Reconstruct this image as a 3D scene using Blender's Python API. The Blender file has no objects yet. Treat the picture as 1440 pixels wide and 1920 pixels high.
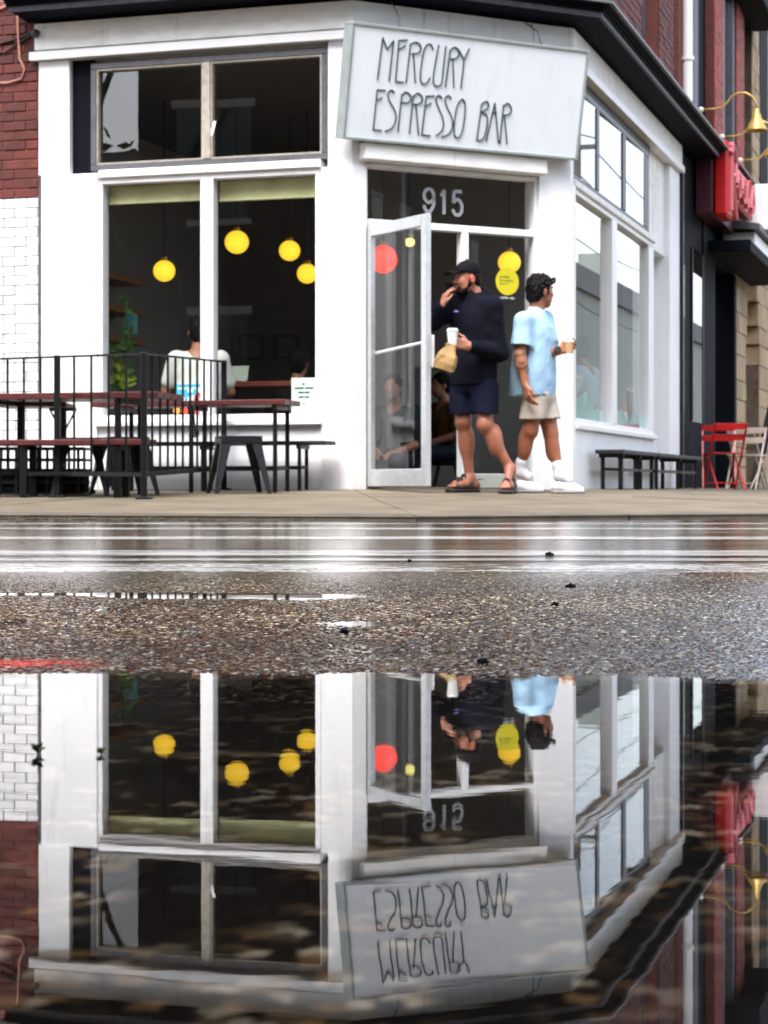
import bpy, math, random
import numpy as np
from mathutils import Vector, Matrix

random.seed(7)
rng = np.random.default_rng(7)
SC = bpy.context.scene
COL = SC.collection

# ------------------------------------------------------------------ camera, sky, sun, exposure
CAMZ, FPX, HOR = 0.19, 3700.0, 911.0
cam_data = bpy.data.cameras.new('camera')
cam = bpy.data.objects.new('camera', cam_data)
COL.objects.link(cam)
cam.location = (0, 0, CAMZ)
cam.rotation_euler = (math.radians(90), 0, 0)
cam_data.sensor_fit = 'HORIZONTAL'
cam_data.sensor_width = 36.0
cam_data.lens = FPX / 1440 * 36.0
cam_data.shift_y = -(960 - HOR) / 1440
cam_data.clip_start = 0.05
cam_data.clip_end = 1500
cam_data.dof.use_dof = True
cam_data.dof.focus_distance = 3.1
cam_data.dof.aperture_fstop = 24.0
SC.camera = cam

world = bpy.data.worlds.new('World')
SC.world = world
world.use_nodes = True
wn = world.node_tree.nodes
wl = world.node_tree.links
bgn = wn['Background']
sky = wn.new('ShaderNodeTexSky')
sky.sky_type = 'NISHITA'
sky.sun_disc = False
SUN_EL, SUN_AZ = math.radians(58), math.radians(205)     # compass-style azimuth, from +Y clockwise
sky.sun_elevation = SUN_EL
sky.sun_rotation = SUN_AZ
sky.air_density = 1.0
sky.dust_density = 4.0
sky.ozone_density = 1.0
hsv = wn.new('ShaderNodeHueSaturation')      # cloud cover: the same sky with most of its blue washed out
hsv.inputs['Saturation'].default_value = 0.52
wl.new(sky.outputs[0], hsv.inputs['Color'])
wl.new(hsv.outputs[0], bgn.inputs['Color'])
bgn.inputs['Strength'].default_value = 0.15

sun_data = bpy.data.lights.new('sun', 'SUN')
sun_data.energy = 0.5
sun_data.angle = math.radians(25)
sun_data.color = (1.0, 0.97, 0.93)
sun = bpy.data.objects.new('sun', sun_data)
COL.objects.link(sun)
sdir = Vector((math.sin(SUN_AZ) * math.cos(SUN_EL), math.cos(SUN_AZ) * math.cos(SUN_EL), math.sin(SUN_EL)))
sun.rotation_euler = (-sdir).to_track_quat('-Z', 'Y').to_euler()
sun.location = (0, -10, 30)

SC.view_settings.view_transform = 'Standard'
SC.view_settings.look = 'None'
SC.view_settings.gamma = 1.0
SC.view_settings.use_curve_mapping = False
SC.view_settings.exposure = 2.15
SC.render.engine = 'CYCLES'
SC.cycles.use_denoising = True
SC.cycles.max_bounces = 10
SC.cycles.transparent_max_bounces = 24
SC.cycles.caustics_reflective = False
SC.cycles.sample_clamp_indirect = 6.0

# ------------------------------------------------------------------ materials
MATS = {}
def nodes_of(m):
    return m.node_tree.nodes, m.node_tree.links

def mat(name, base, rough=0.5, var=0.12, scale=6.0, bump=0.0, bscale=80.0, metal=0.0, spec=0.5, base2=None,
        stretch=(1, 1, 1), dist=0.004, rvar=0.0, attr=None, coat=0.0, wrinkle=None, stain=None):
    if name in MATS:
        return MATS[name]
    m = bpy.data.materials.new(name)
    m.use_nodes = True
    n, l = nodes_of(m)
    b = n['Principled BSDF']
    b.inputs['Roughness'].default_value = rough
    b.inputs['Metallic'].default_value = metal
    b.inputs['Specular IOR Level'].default_value = spec
    if coat:
        b.inputs['Coat Weight'].default_value = coat
        b.inputs['Coat Roughness'].default_value = 0.12
    tc = n.new('ShaderNodeTexCoord')
    mp = n.new('ShaderNodeMapping')
    mp.inputs['Scale'].default_value = stretch
    l.new(tc.outputs['Object'], mp.inputs['Vector'])
    nz = n.new('ShaderNodeTexNoise')
    nz.inputs['Scale'].default_value = scale
    nz.inputs['Detail'].default_value = 6
    l.new(mp.outputs[0], nz.inputs['Vector'])
    cr = n.new('ShaderNodeValToRGB')
    b2 = base2 or tuple(min(1, c * (1 + var)) for c in base)
    b1 = tuple(c * (1 - var) for c in base) if base2 is None else base
    cr.color_ramp.elements[0].position = 0.32
    cr.color_ramp.elements[1].position = 0.68
    cr.color_ramp.elements[0].color = (*b1, 1)
    cr.color_ramp.elements[1].color = (*b2, 1)
    l.new(nz.outputs['Fac'], cr.inputs['Fac'])
    src = cr.outputs['Color']
    if attr:
        at = n.new('ShaderNodeAttribute')
        at.attribute_name = attr
        mx = n.new('ShaderNodeMix')
        mx.data_type = 'RGBA'
        mx.blend_type = 'MULTIPLY'
        mx.inputs['Factor'].default_value = 1.0
        l.new(src, mx.inputs[6])
        l.new(at.outputs['Color'], mx.inputs[7])
        src = mx.outputs[2]
    l.new(src, b.inputs['Base Color'])
    if rvar:
        mr = n.new('ShaderNodeMapRange')
        mr.inputs['From Min'].default_value = 0.3
        mr.inputs['From Max'].default_value = 0.7
        mr.inputs['To Min'].default_value = max(0.02, rough - rvar)
        mr.inputs['To Max'].default_value = min(1, rough + rvar)
        l.new(nz.outputs['Fac'], mr.inputs['Value'])
        l.new(mr.outputs[0], b.inputs['Roughness'])
    if bump:
        nb = n.new('ShaderNodeTexNoise')
        nb.inputs['Scale'].default_value = bscale
        nb.inputs['Detail'].default_value = 4
        l.new(mp.outputs[0], nb.inputs['Vector'])
        bp = n.new('ShaderNodeBump')
        bp.inputs['Strength'].default_value = bump
        bp.inputs['Distance'].default_value = dist
        l.new(nb.outputs['Fac'], bp.inputs['Height'])
        l.new(bp.outputs[0], b.inputs['Normal'])
    if wrinkle:
        ws, wst, wd = wrinkle
        nw = n.new('ShaderNodeTexNoise'); nw.inputs['Scale'].default_value = ws; nw.inputs['Detail'].default_value = 2; nw.inputs['Distortion'].default_value = 1.6
        mw = n.new('ShaderNodeMapping'); mw.inputs['Scale'].default_value = (1, 1, .45); mw.inputs['Rotation'].default_value = (.5, .3, 0)
        l.new(tc.outputs['Object'], mw.inputs['Vector']); l.new(mw.outputs[0], nw.inputs['Vector'])
        bw_ = n.new('ShaderNodeBump'); bw_.inputs['Strength'].default_value = wst; bw_.inputs['Distance'].default_value = wd
        l.new(nw.outputs['Fac'], bw_.inputs['Height'])
        old = b.inputs['Normal'].links[0].from_node if b.inputs['Normal'].is_linked else None
        if old is not None: l.new(old.outputs[0], bw_.inputs['Normal'])
        l.new(bw_.outputs[0], b.inputs['Normal'])
    if stain:                      # rain streaks and scuffs with shapes of their own
        ns = n.new('ShaderNodeTexNoise'); ns.inputs['Scale'].default_value = 3.2; ns.inputs['Detail'].default_value = 9; ns.inputs['Roughness'].default_value = .7
        ms = n.new('ShaderNodeMapping'); ms.inputs['Scale'].default_value = (3.0, 3.0, .35)
        l.new(tc.outputs['Object'], ms.inputs['Vector']); l.new(ms.outputs[0], ns.inputs['Vector'])
        rs_ = n.new('ShaderNodeMapRange'); rs_.inputs['From Min'].default_value = .56; rs_.inputs['From Max'].default_value = .80; rs_.inputs['To Max'].default_value = stain
        l.new(ns.outputs['Fac'], rs_.inputs['Value'])
        ms2 = n.new('ShaderNodeMix'); ms2.data_type = 'RGBA'
        l.new(rs_.outputs[0], ms2.inputs['Factor']); l.new(b.inputs['Base Color'].links[0].from_socket, ms2.inputs[6]); ms2.inputs[7].default_value = (.24, .22, .19, 1)
        l.new(ms2.outputs[2], b.inputs['Base Color'])
    MATS[name] = m
    return m

def glassy(name, f0, tint=(1, 1, 1), gloss_rough=0.0, wave=None, double=False):
    """Clear sheet: Schlick mix of a see-through and a mirror lobe."""
    m = bpy.data.materials.new(name)
    m.use_nodes = True
    n, l = nodes_of(m)
    n.remove(n['Principled BSDF'])
    out = n['Material Output']
    tr = n.new('ShaderNodeBsdfTransparent')
    tr.inputs['Color'].default_value = (*tint, 1)
    gl = n.new('ShaderNodeBsdfGlossy')
    gl.inputs['Roughness'].default_value = gloss_rough
    gl.inputs['Color'].default_value = (1, 1, 1, 1)
    lw = n.new('ShaderNodeLayerWeight')
    lw.inputs['Blend'].default_value = 0.5
    pw = n.new('ShaderNodeMath'); pw.operation = 'POWER'; pw.inputs[1].default_value = 5.0
    l.new(lw.outputs['Facing'], pw.inputs[0])
    ma = n.new('ShaderNodeMath'); ma.operation = 'MULTIPLY_ADD'
    ma.inputs[1].default_value = 1 - f0; ma.inputs[2].default_value = f0
    l.new(pw.outputs[0], ma.inputs[0])
    mx = n.new('ShaderNodeMixShader')
    fac = ma.outputs[0]
    if double:                       # both faces of a sheet of glass: 2R / (1 + R)
        ad = n.new('ShaderNodeMath'); ad.operation = 'ADD'; ad.inputs[1].default_value = 1.0; l.new(fac, ad.inputs[0])
        dv = n.new('ShaderNodeMath'); dv.operation = 'DIVIDE'; l.new(fac, dv.inputs[0]); l.new(ad.outputs[0], dv.inputs[1])
        m2 = n.new('ShaderNodeMath'); m2.operation = 'MULTIPLY'; m2.inputs[1].default_value = 2.0; l.new(dv.outputs[0], m2.inputs[0])
        fac = m2.outputs[0]
    l.new(fac, mx.inputs['Fac'])
    l.new(tr.outputs[0], mx.inputs[1]); l.new(gl.outputs[0], mx.inputs[2])
    l.new(mx.outputs[0], out.inputs['Surface'])
    if wave:
        sc, st, ds, strx = wave
        tc = n.new('ShaderNodeTexCoord'); mp = n.new('ShaderNodeMapping')
        mp.inputs['Scale'].default_value = strx
        l.new(tc.outputs['Object'], mp.inputs['Vector'])
        nz = n.new('ShaderNodeTexNoise'); nz.inputs['Scale'].default_value = sc; nz.inputs['Detail'].default_value = 3
        l.new(mp.outputs[0], nz.inputs['Vector'])
        bp = n.new('ShaderNodeBump'); bp.inputs['Strength'].default_value = st; bp.inputs['Distance'].default_value = ds
        l.new(nz.outputs['Fac'], bp.inputs['Height'])
        l.new(bp.outputs[0], gl.inputs['Normal'])
    MATS[name] = m
    return m

def emit(name, color, strength, edge=0.8):
    m = bpy.data.materials.new(name)
    m.use_nodes = True
    n, l = nodes_of(m)
    b = n['Principled BSDF']
    b.inputs['Base Color'].default_value = (*[min(1, c * .9) for c in color], 1)
    b.inputs['Roughness'].default_value = 0.25
    lw = n.new('ShaderNodeLayerWeight'); lw.inputs['Blend'].default_value = 0.5
    cr = n.new('ShaderNodeValToRGB')
    cr.color_ramp.elements[0].color = (*color, 1)
    cr.color_ramp.elements[1].color = (*[c * edge for c in color], 1)
    l.new(lw.outputs['Facing'], cr.inputs['Fac'])
    l.new(cr.outputs[0], b.inputs['Emission Color'])
    b.inputs['Emission Strength'].default_value = strength
    MATS[name] = m
    return m

WHITE = mat('white_paint', (0.80, 0.815, 0.84), 0.45, 0.035, 2.2, 0.35, 26, dist=0.006, stain=.45)
WHITEB = mat('white_brick_paint', (0.80, 0.81, 0.83), 0.5, 0.05, 9, 0.5, 70, attr='Col', dist=0.004)
WTRIM = mat('white_trim', (0.80, 0.81, 0.83), 0.35, 0.04, 4, 0.1, 60, stain=.35)
WEATH = mat('weathered_white', (0.70, 0.69, 0.66), 0.55, 0.15, 5, 0.4, 40, base2=(0.83, 0.83, 0.82), stretch=(1, 1, 3), stain=.8)
REDB = mat('red_brick_clay', (0.085, 0.013, 0.010), 0.75, 0.25, 14, 0.6, 90, attr='Col', dist=0.005)
MORTR = mat('red_mortar', (0.16, 0.05, 0.04), 0.9, 0.2, 30, 0.5, 120)
MORTW = mat('white_mortar', (0.20, 0.22, 0.26), 0.8, 0.15, 20, 0.5, 100)
NAVY = mat('navy_black_paint', (0.0035, 0.0045, 0.009), 0.7, 0.25, 8, 0.2, 50, spec=.08)
NAVYL = mat('worn_slate_edge', (0.05, 0.05, 0.066), 0.55, 0.3, 14, 0.3, 60)
GREYF = mat('grey_metal_frame', (0.085, 0.085, 0.095), 0.45, 0.2, 14, 0.2, 80)
TRIMB = mat('bare_trim', (0.36, 0.33, 0.28), 0.6, 0.2, 20, 0.2, 80)
ALU = mat('brushed_aluminium', (0.62, 0.64, 0.66), 0.32, 0.08, 20, 0.08, 120, metal=0.6)
BLACKM = mat('black_metal', (0.0045, 0.005, 0.006), 0.42, 0.3, 14, 0.15, 90, spec=.3)
GUNM = mat('gunmetal', (0.012, 0.014, 0.018), 0.4, 0.25, 10, 0.1, 60, metal=0.2, spec=.4)
REDWOOD = mat('red_stained_wood', (0.075, 0.010, 0.008), 0.42, 0.4, 7, 0.3, 60, stretch=(1, 8, 8))
DARKWOOD = mat('dark_wood', (0.012, 0.009, 0.008), 0.6, 0.35, 8, 0.3, 60, stretch=(1, 8, 8))
SHELFW = mat('oak_shelf', (0.30, 0.13, 0.055), 0.5, 0.25, 8, 0.2, 50, stretch=(1, 6, 6))
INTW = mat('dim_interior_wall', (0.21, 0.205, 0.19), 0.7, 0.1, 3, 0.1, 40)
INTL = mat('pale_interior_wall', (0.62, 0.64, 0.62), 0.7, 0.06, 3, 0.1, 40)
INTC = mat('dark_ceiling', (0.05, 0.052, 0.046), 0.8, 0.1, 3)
INTF = mat('interior_floor', (0.06, 0.045, 0.035), 0.4, 0.2, 3)
GLASS = glassy('window_glass', 0.042, (0.93, 0.96, 0.95), double=True)
BLIND = mat('roller_blind_cloth', (0.62, 0.60, 0.33), 0.8, 0.12, 6, 0.3, 160)
CONC = mat('concrete', (0.095, 0.075, 0.048), 0.75, 0.22, 2.2, 0.6, 160, base2=(0.165, 0.135, 0.090), dist=0.004)
CONCK = mat('kerb_concrete', (0.10, 0.085, 0.065), 0.7, 0.3, 7, 0.6, 100)
JOINT = mat('joint_dirt', (0.05, 0.042, 0.03), 0.9, 0.3, 20)
MOSS = mat('moss_green', (0.06, 0.12, 0.012), 0.8, 0.4, 30)
LEAF = mat('leaf_green', (0.045, 0.12, 0.018), 0.45, 0.4, 14)
LEAFY = mat('leaf_lime', (0.20, 0.28, 0.02), 0.45, 0.3, 14)
DLEAF = mat('street_tree_leaf', (0.05, 0.085, 0.03), 0.6, 0.4, 2)
BARK = mat('bark', (0.06, 0.045, 0.035), 0.85, 0.3, 12, 0.6, 60)

# ------------------------------------------------------------------ frames: one per wall plane
class Frame:
    def __init__(self, o, d, n):
        self.o = np.array(o, float); self.d = np.array(d, float); self.n = np.array(n, float)
    def p(self, s, z, out=0.0):
        q = self.o + s * self.d + out * self.n
        return (q[0], q[1], z)
    def ray(self, px, py, out=0.0):
        u, w = (px - 720) / FPX, (HOR - py) / FPX
        q = self.o + out * self.n
        t = q.dot(self.n) / (u * self.n[0] + self.n[1])
        pt = np.array((u * t, t))
        return (pt - q).dot(self.d), CAMZ + w * t
    def s(self, px, out=0.0):
        return self.ray(px, HOR, out)[0]
    def z(self, px, py, out=0.0):
        return self.ray(px, py, out)[1]

ang = math.atan2(1146, 3700)
dR = np.array((math.sin(ang), math.cos(ang)))
nR = np.array((dR[1], -dR[0]))
dL = -nR
nL = -dR
dC = (dR - dL) / math.sqrt(2)
nC = (nL + nR) / math.sqrt(2)
A = np.array((-0.243, 15.0))
CW = 1.976
B = A + CW * dC
FL, FC, FR = Frame(A, dL, nL), Frame(A, dC, nC), Frame(B, dR, nR)

def bdist(x, y):
    p = np.array((x, y))
    return max((p - A).dot(nL), (p - A).dot(nC), (p - B).dot(nR))
def zs(x, y):
    return min(0.165, max(0.028, 0.165 - 0.0326 * bdist(x, y)))
def wpt(px, py, Y):
    return Vector(((px - 720) / FPX * Y, Y, CAMZ + (HOR - py) / FPX * Y))

# ------------------------------------------------------------------ mesh building
XF = {}          # root object name -> (location, rotz)
class MB:
    def __init__(self):
        self.v = []; self.f = []; self.m = []; self.col = []; self.cur = (1, 1, 1, 1)
    def add(self, verts, faces, mi=0):
        k = len(self.v)
        self.v += [tuple(map(float, q)) for q in verts]
        self.col += [self.cur] * len(verts)
        for f in faces:
            self.f.append(tuple(i + k for i in f)); self.m.append(mi)
        return self
    def para(self, o, a, b, c, ch=0.0, mi=0):
        """Parallelepiped from corner o with edge vectors a, b, c; ch chamfers its edges."""
        o, a, b, c = (np.array(q, float) for q in (o, a, b, c))
        if np.dot(np.cross(a, b), c) < 0:
            a, b = b, a
        la, lb, lc = (max(1e-9, np.linalg.norm(q)) for q in (a, b, c))
        if ch <= 0:
            V = [o + x * a + y * b + z * c for x in (0, 1) for y in (0, 1) for z in (0, 1)]
            F = [(0, 1, 3, 2), (4, 6, 7, 5), (0, 4, 5, 1), (2, 3, 7, 6), (0, 2, 6, 4), (1, 5, 7, 3)]
            return self.add(V, F, mi)
        ch = min(ch, .45 * la, .45 * lb, .45 * lc)
        e = (ch / la, ch / lb, ch / lc)
        V = []; idx = {}
        for x in (0, 1):
            for y in (0, 1):
                for z in (0, 1):
                    for ax in range(3):
                        t = [x, y, z]
                        for j in range(3):
                            if j != ax:
                                t[j] = e[j] if t[j] == 0 else 1 - e[j]
                        idx[(x, y, z, ax)] = len(V)
                        V.append(o + t[0] * a + t[1] * b + t[2] * c)
        F = []
        q = lambda x, y, z, ax: idx[(x, y, z, ax)]
        F += [(q(0,0,0,0), q(0,0,1,0), q(0,1,1,0), q(0,1,0,0)), (q(1,0,0,0), q(1,1,0,0), q(1,1,1,0), q(1,0,1,0)),
              (q(0,0,0,1), q(1,0,0,1), q(1,0,1,1), q(0,0,1,1)), (q(0,1,0,1), q(0,1,1,1), q(1,1,1,1), q(1,1,0,1)),
              (q(0,0,0,2), q(0,1,0,2), q(1,1,0,2), q(1,0,0,2)), (q(0,0,1,2), q(1,0,1,2), q(1,1,1,2), q(0,1,1,2))]
        cen = o + .5 * (a + b + c)
        extra = []
        for ax in range(3):
            u, w = [k for k in range(3) if k != ax]
            for i in (0, 1):
                for j in (0, 1):
                    k0 = [0, 0, 0]; k0[u] = i; k0[w] = j
                    k1 = list(k0); k1[ax] = 1
                    extra.append((q(*k0, u), q(*k1, u), q(*k1, w), q(*k0, w)))
        for x in (0, 1):
            for y in (0, 1):
                for z in (0, 1):
                    extra.append((q(x, y, z, 0), q(x, y, z, 1), q(x, y, z, 2)))
        for f in extra:
            nn = np.cross(V[f[1]] - V[f[0]], V[f[2]] - V[f[0]])
            if nn.dot(V[f[0]] - cen) < 0:
                f = f[::-1]
            F.append(f)
        return self.add(V, F, mi)
    def box(self, x0, x1, y0, y1, z0, z1, ch=0.0, mi=0):
        return self.para((x0, y0, z0), (x1 - x0, 0, 0), (0, y1 - y0, 0), (0, 0, z1 - z0), ch, mi)
    def fbox(self, F, s0, s1, z0, z1, o0, o1, ch=0.0, mi=0):
        a = np.array(F.p(s0, z0, o0)); 
        return self.para(a, np.array(F.p(s1, z0, o0)) - a, np.array(F.p(s0, z0, o1)) - a, (0, 0, z1 - z0), ch, mi)
    def quad(self, pts, mi=0):
        return self.add(pts, [tuple(range(len(pts)))], mi)
    def bar(self, p, q, w, h=None, ch=0.0, up=(0, 0, 1), mi=0):
        """Square bar between two points."""
        p, q = np.array(p, float), np.array(q, float)
        h = h or w
        d = q - p
        dn = d / max(1e-9, np.linalg.norm(d))
        u = np.array(up, float)
        if abs(dn.dot(u)) > .95:
            u = np.array((1., 0, 0))
        x = np.cross(dn, u); x /= np.linalg.norm(x)
        y = np.cross(x, dn)
        return self.para(p - x * w / 2 - y * h / 2, x * w, y * h, d, ch, mi)
    def tube(self, pts, r, n=8, caps=True, mi=0):
        P = [np.array(q, float) for q in pts]
        R = list(r) if hasattr(r, '__len__') else [r] * len(P)
        rings = []
        px = None
        for i, q in enumerate(P):
            t = (P[min(i + 1, len(P) - 1)] - P[max(i - 1, 0)])
            t = t / max(1e-9, np.linalg.norm(t))
            if px is None:
                u = np.array((0, 0, 1.)) if abs(t[2]) < .9 else np.array((1., 0, 0))
                px = np.cross(t, u)
            px = px - t * px.dot(t); px /= max(1e-9, np.linalg.norm(px))
            py = np.cross(t, px)
            rings.append([q + R[i] * (math.cos(2 * math.pi * k / n) * px + math.sin(2 * math.pi * k / n) * py) for k in range(n)])
        V = [q for ring in rings for q in ring]
        F = []
        for i in range(len(P) - 1):
            for k in range(n):
                F.append((i * n + k, i * n + (k + 1) % n, (i + 1) * n + (k + 1) % n, (i + 1) * n + k))
        if caps:
            F.append(tuple(range(n))[::-1]); F.append(tuple(range((len(P) - 1) * n, len(P) * n)))
        return self.add(V, F, mi)
    def lathe(self, prof, c=(0, 0, 0), n=20, mi=0):
        V = []; F = []
        for (r, z) in prof:
            for k in range(n):
                a = 2 * math.pi * k / n
                V.append((c[0] + r * math.cos(a), c[1] + r * math.sin(a), c[2] + z))
        for i in range(len(prof) - 1):
            for k in range(n):
                F.append((i * n + k, i * n + (k + 1) % n, (i + 1) * n + (k + 1) % n, (i + 1) * n + k))
        return self.add(V, F, mi)
    def prism(self, pts, off, mi=0):
        """Polygon pts extruded by vector off."""
        P = [np.array(q, float) for q in pts]; o = np.array(off, float); n = len(P)
        V = P + [q + o for q in P]
        F = [tuple(range(n))[::-1], tuple(range(n, 2 * n))]
        for i in range(n):
            F.append((i, (i + 1) % n, n + (i + 1) % n, n + i))
        return self.add(V, F, mi)
    def sphere(self, c, r, n=20, m=12, sz=1.0, mi=0):
        return self.lathe([(max(1e-4, r * math.sin(math.pi * i / m)), -r * sz * math.cos(math.pi * i / m)) for i in range(m + 1)], c, n, mi)
    def build(self, name, mats, parent=None, smooth=False, local=False, color=False, link=True):
        me = bpy.data.meshes.new(name)
        v = self.v
        if parent is not None and not local:
            loc, rz = XF[parent.name]
            if rz or any(loc):
                c, s = math.cos(-rz), math.sin(-rz)
                v = [(c * (x - loc[0]) - s * (y - loc[1]), s * (x - loc[0]) + c * (y - loc[1]), z - loc[2]) for x, y, z in v]
        me.from_pydata(v, [], self.f)
        for m in (mats if isinstance(mats, (list, tuple)) else [mats]):
            me.materials.append(m)
        if len(me.materials) > 1:
            me.polygons.foreach_set('material_index', self.m)
        if smooth:
            me.polygons.foreach_set('use_smooth', [True] * len(self.f))
        if color:
            at = me.color_attributes.new('Col', 'FLOAT_COLOR', 'POINT')
            at.data.foreach_set('color', np.array(self.col, np.float32).ravel())
        o = bpy.data.objects.new(name, me)
        if link:
            COL.objects.link(o)
        if parent is not None:
            o.parent = parent
            XF[o.name] = XF[parent.name]
        else:
            XF[o.name] = ((0, 0, 0), 0)
        return o

def tag(o, label=None, cat=None, group=None, kind=None):
    if label: o['label'] = label
    if cat: o['category'] = cat
    if group: o['group'] = group
    if kind: o['kind'] = kind
    return o
def thing(name, label, cat, loc=(0, 0, 0), rz=0.0, group=None):
    o = bpy.data.objects.new(name, None)
    o.empty_display_size = 0.1
    COL.objects.link(o)
    o.location = loc; o.rotation_euler = (0, 0, rz)
    XF[o.name] = (tuple(loc), rz)
    return tag(o, label, cat, group)
def node(name, parent):
    """An Empty part that holds sub-parts."""
    o = bpy.data.objects.new(name, None)
    COL.objects.link(o); o.parent = parent
    XF[o.name] = XF[parent.name]
    return o
def dup(root, loc, rz=0.0, label=None, scale=None):
    def cp(o, parent):
        c = o.copy(); COL.objects.link(c)
        if parent is not None:
            c.parent = parent
        for ch in kids.get(o.name, ()):
            cp(ch, c)
        return c
    kids = {}
    for o in COL.objects:
        if o.parent is not None:
            kids.setdefault(o.parent.name, []).append(o)
    r = cp(root, None)
    r.location = loc; r.rotation_euler = (0, 0, rz)
    if scale: r.scale = scale
    XF[r.name] = (tuple(loc), rz)
    if label: r['label'] = label
    return r
def arrays_obj(name, V, Q, mats, parent=None, col=None, smooth=True, mi=None):
    """Mesh object from numpy arrays (V: n x 3, Q: m x 4)."""
    if parent is not None:
        loc, rz = XF[parent.name]
        V = V - np.array(loc)
        if rz:
            c, s = math.cos(-rz), math.sin(-rz)
            V = np.stack([c * V[:, 0] - s * V[:, 1], s * V[:, 0] + c * V[:, 1], V[:, 2]], 1)
    me = bpy.data.meshes.new(name)
    me.vertices.add(len(V)); me.vertices.foreach_set('co', np.ascontiguousarray(V, np.float32).ravel())
    me.loops.add(Q.size); me.loops.foreach_set('vertex_index', Q.astype(np.int32).ravel())
    me.polygons.add(len(Q))
    me.polygons.foreach_set('loop_start', np.arange(0, Q.size, 4, dtype=np.int32))
    me.polygons.foreach_set('use_smooth', np.full(len(Q), smooth))
    for m in (mats if isinstance(mats, (list, tuple)) else [mats]):
        me.materials.append(m)
    if mi is not None:
        me.polygons.foreach_set('material_index', mi.astype(np.int32))
    if col is not None:
        at = me.color_attributes.new('Col', 'FLOAT_COLOR', 'POINT')
        c4 = np.ones((len(V), 4), np.float32); c4[:, :3] = col
        at.data.foreach_set('color', c4.ravel())
    me.update(calc_edges=True)
    o = bpy.data.objects.new(name, me)
    COL.objects.link(o)
    if parent is not None:
        o.parent = parent; XF[o.name] = XF[parent.name]
    else:
        XF[o.name] = ((0, 0, 0), 0)
    return o

# ------------------------------------------------------------------ ground: wet road, puddle, pavement
def hash2(ix, iy, k):
    h = (ix * 374761393 + iy * 668265263 + k * 974634541) & 0xFFFFFFFF
    h = ((h ^ (h >> 13)) * 1274126177) & 0xFFFFFFFF
    return ((h ^ (h >> 16)) & 0xFFFFFF) / float(0xFFFFFF)
def vnoise(x, y, k=0):
    ix = np.floor(x).astype(np.int64); iy = np.floor(y).astype(np.int64)
    fx = x - ix; fy = y - iy
    fx = fx * fx * (3 - 2 * fx); fy = fy * fy * (3 - 2 * fy)
    a = hash2(ix, iy, k); b = hash2(ix + 1, iy, k); c = hash2(ix, iy + 1, k); d = hash2(ix + 1, iy + 1, k)
    return (a * (1 - fx) + b * fx) * (1 - fy) + (c * (1 - fx) + d * fx) * fy
def stones(x, y, cell, k=0):
    """Chippings packed in a jittered grid: dome height 0..1 and an id noise per stone."""
    gx, gy = x / cell, y / cell
    ix = np.floor(gx).astype(np.int64); iy = np.floor(gy).astype(np.int64)
    best = np.full(x.shape, 9.0); bid = np.zeros(x.shape); bid2 = np.zeros(x.shape); sec = np.full(x.shape, 9.0)
    for ax in (-1, 0, 1):
        for ay in (-1, 0, 1):
            jx, jy = ix + ax, iy + ay
            cx = jx + .5 + .8 * (hash2(jx, jy, k) - .5)
            cy = jy + .5 + .8 * (hash2(jx, jy, k + 1) - .5)
            d = np.hypot((gx - cx) * (.8 + .5 * hash2(jx, jy, k + 4)), (gy - cy))
            m = d < best
            sec = np.where(m, best, np.minimum(sec, d))
            bid = np.where(m, hash2(jx, jy, k + 2), bid)
            bid2 = np.where(m, hash2(jx, jy, k + 3), bid2)
            best = np.where(m, d, best)
    dome = np.clip((sec - best) * 1.6, 0, 1)
    dome = np.sqrt(dome) * (1 - .45 * best * best)
    return np.clip(dome, 0, 1), bid, bid2

def road_base(x, y):
    """Height of the road before its stones; the still water lies at zero."""
    edge = 1.90 + .12 * (vnoise(x * 2.3, x * 0 + 3.3, 11) - .5) + .045 * (vnoise(x * 8, y * 3, 12) - .5)
    t = np.clip((y - edge + .10) / .20, 0, 1)
    b = -0.016 + .0171 * t * t * (3 - 2 * t)
    b += .0022 * (vnoise(x * 1.8 + 4, y * 2.6, 13) - .45) * np.clip((y - 1.9) * 3, 0, 1)
    b += .0012 * (vnoise(x * 7, y * 7, 14) - .5)
    b -= .0032 * np.exp(-((x + .23) / .26) ** 4 - ((y - 3.40) / .11) ** 2)
    b -= .0028 * np.exp(-((x + .60) / .24) ** 4 - ((y - 3.46) / .06) ** 2)
    b -= .0020 * np.exp(-((x + .02) / .07) ** 2 - ((y - 2.72) / .05) ** 2)
    b -= .0014 * np.exp(-((x - .62) / .22) ** 2 - ((y - 3.3) / .12) ** 2)
    b -= .0012 * np.exp(-((x + .62) / .20) ** 2 - ((y - 2.75) / .22) ** 2)
    # silt ridge with seedlings inside the puddle
    b += .0150 * np.exp(-((y - 1.405 - .02 * (vnoise(x * 5, x * 0, 15) - .5)) / .012) ** 2) * (.55 + .45 * vnoise(x * 16, x * 0 + 2, 16)) * (x < -.10)
    return b

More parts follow.
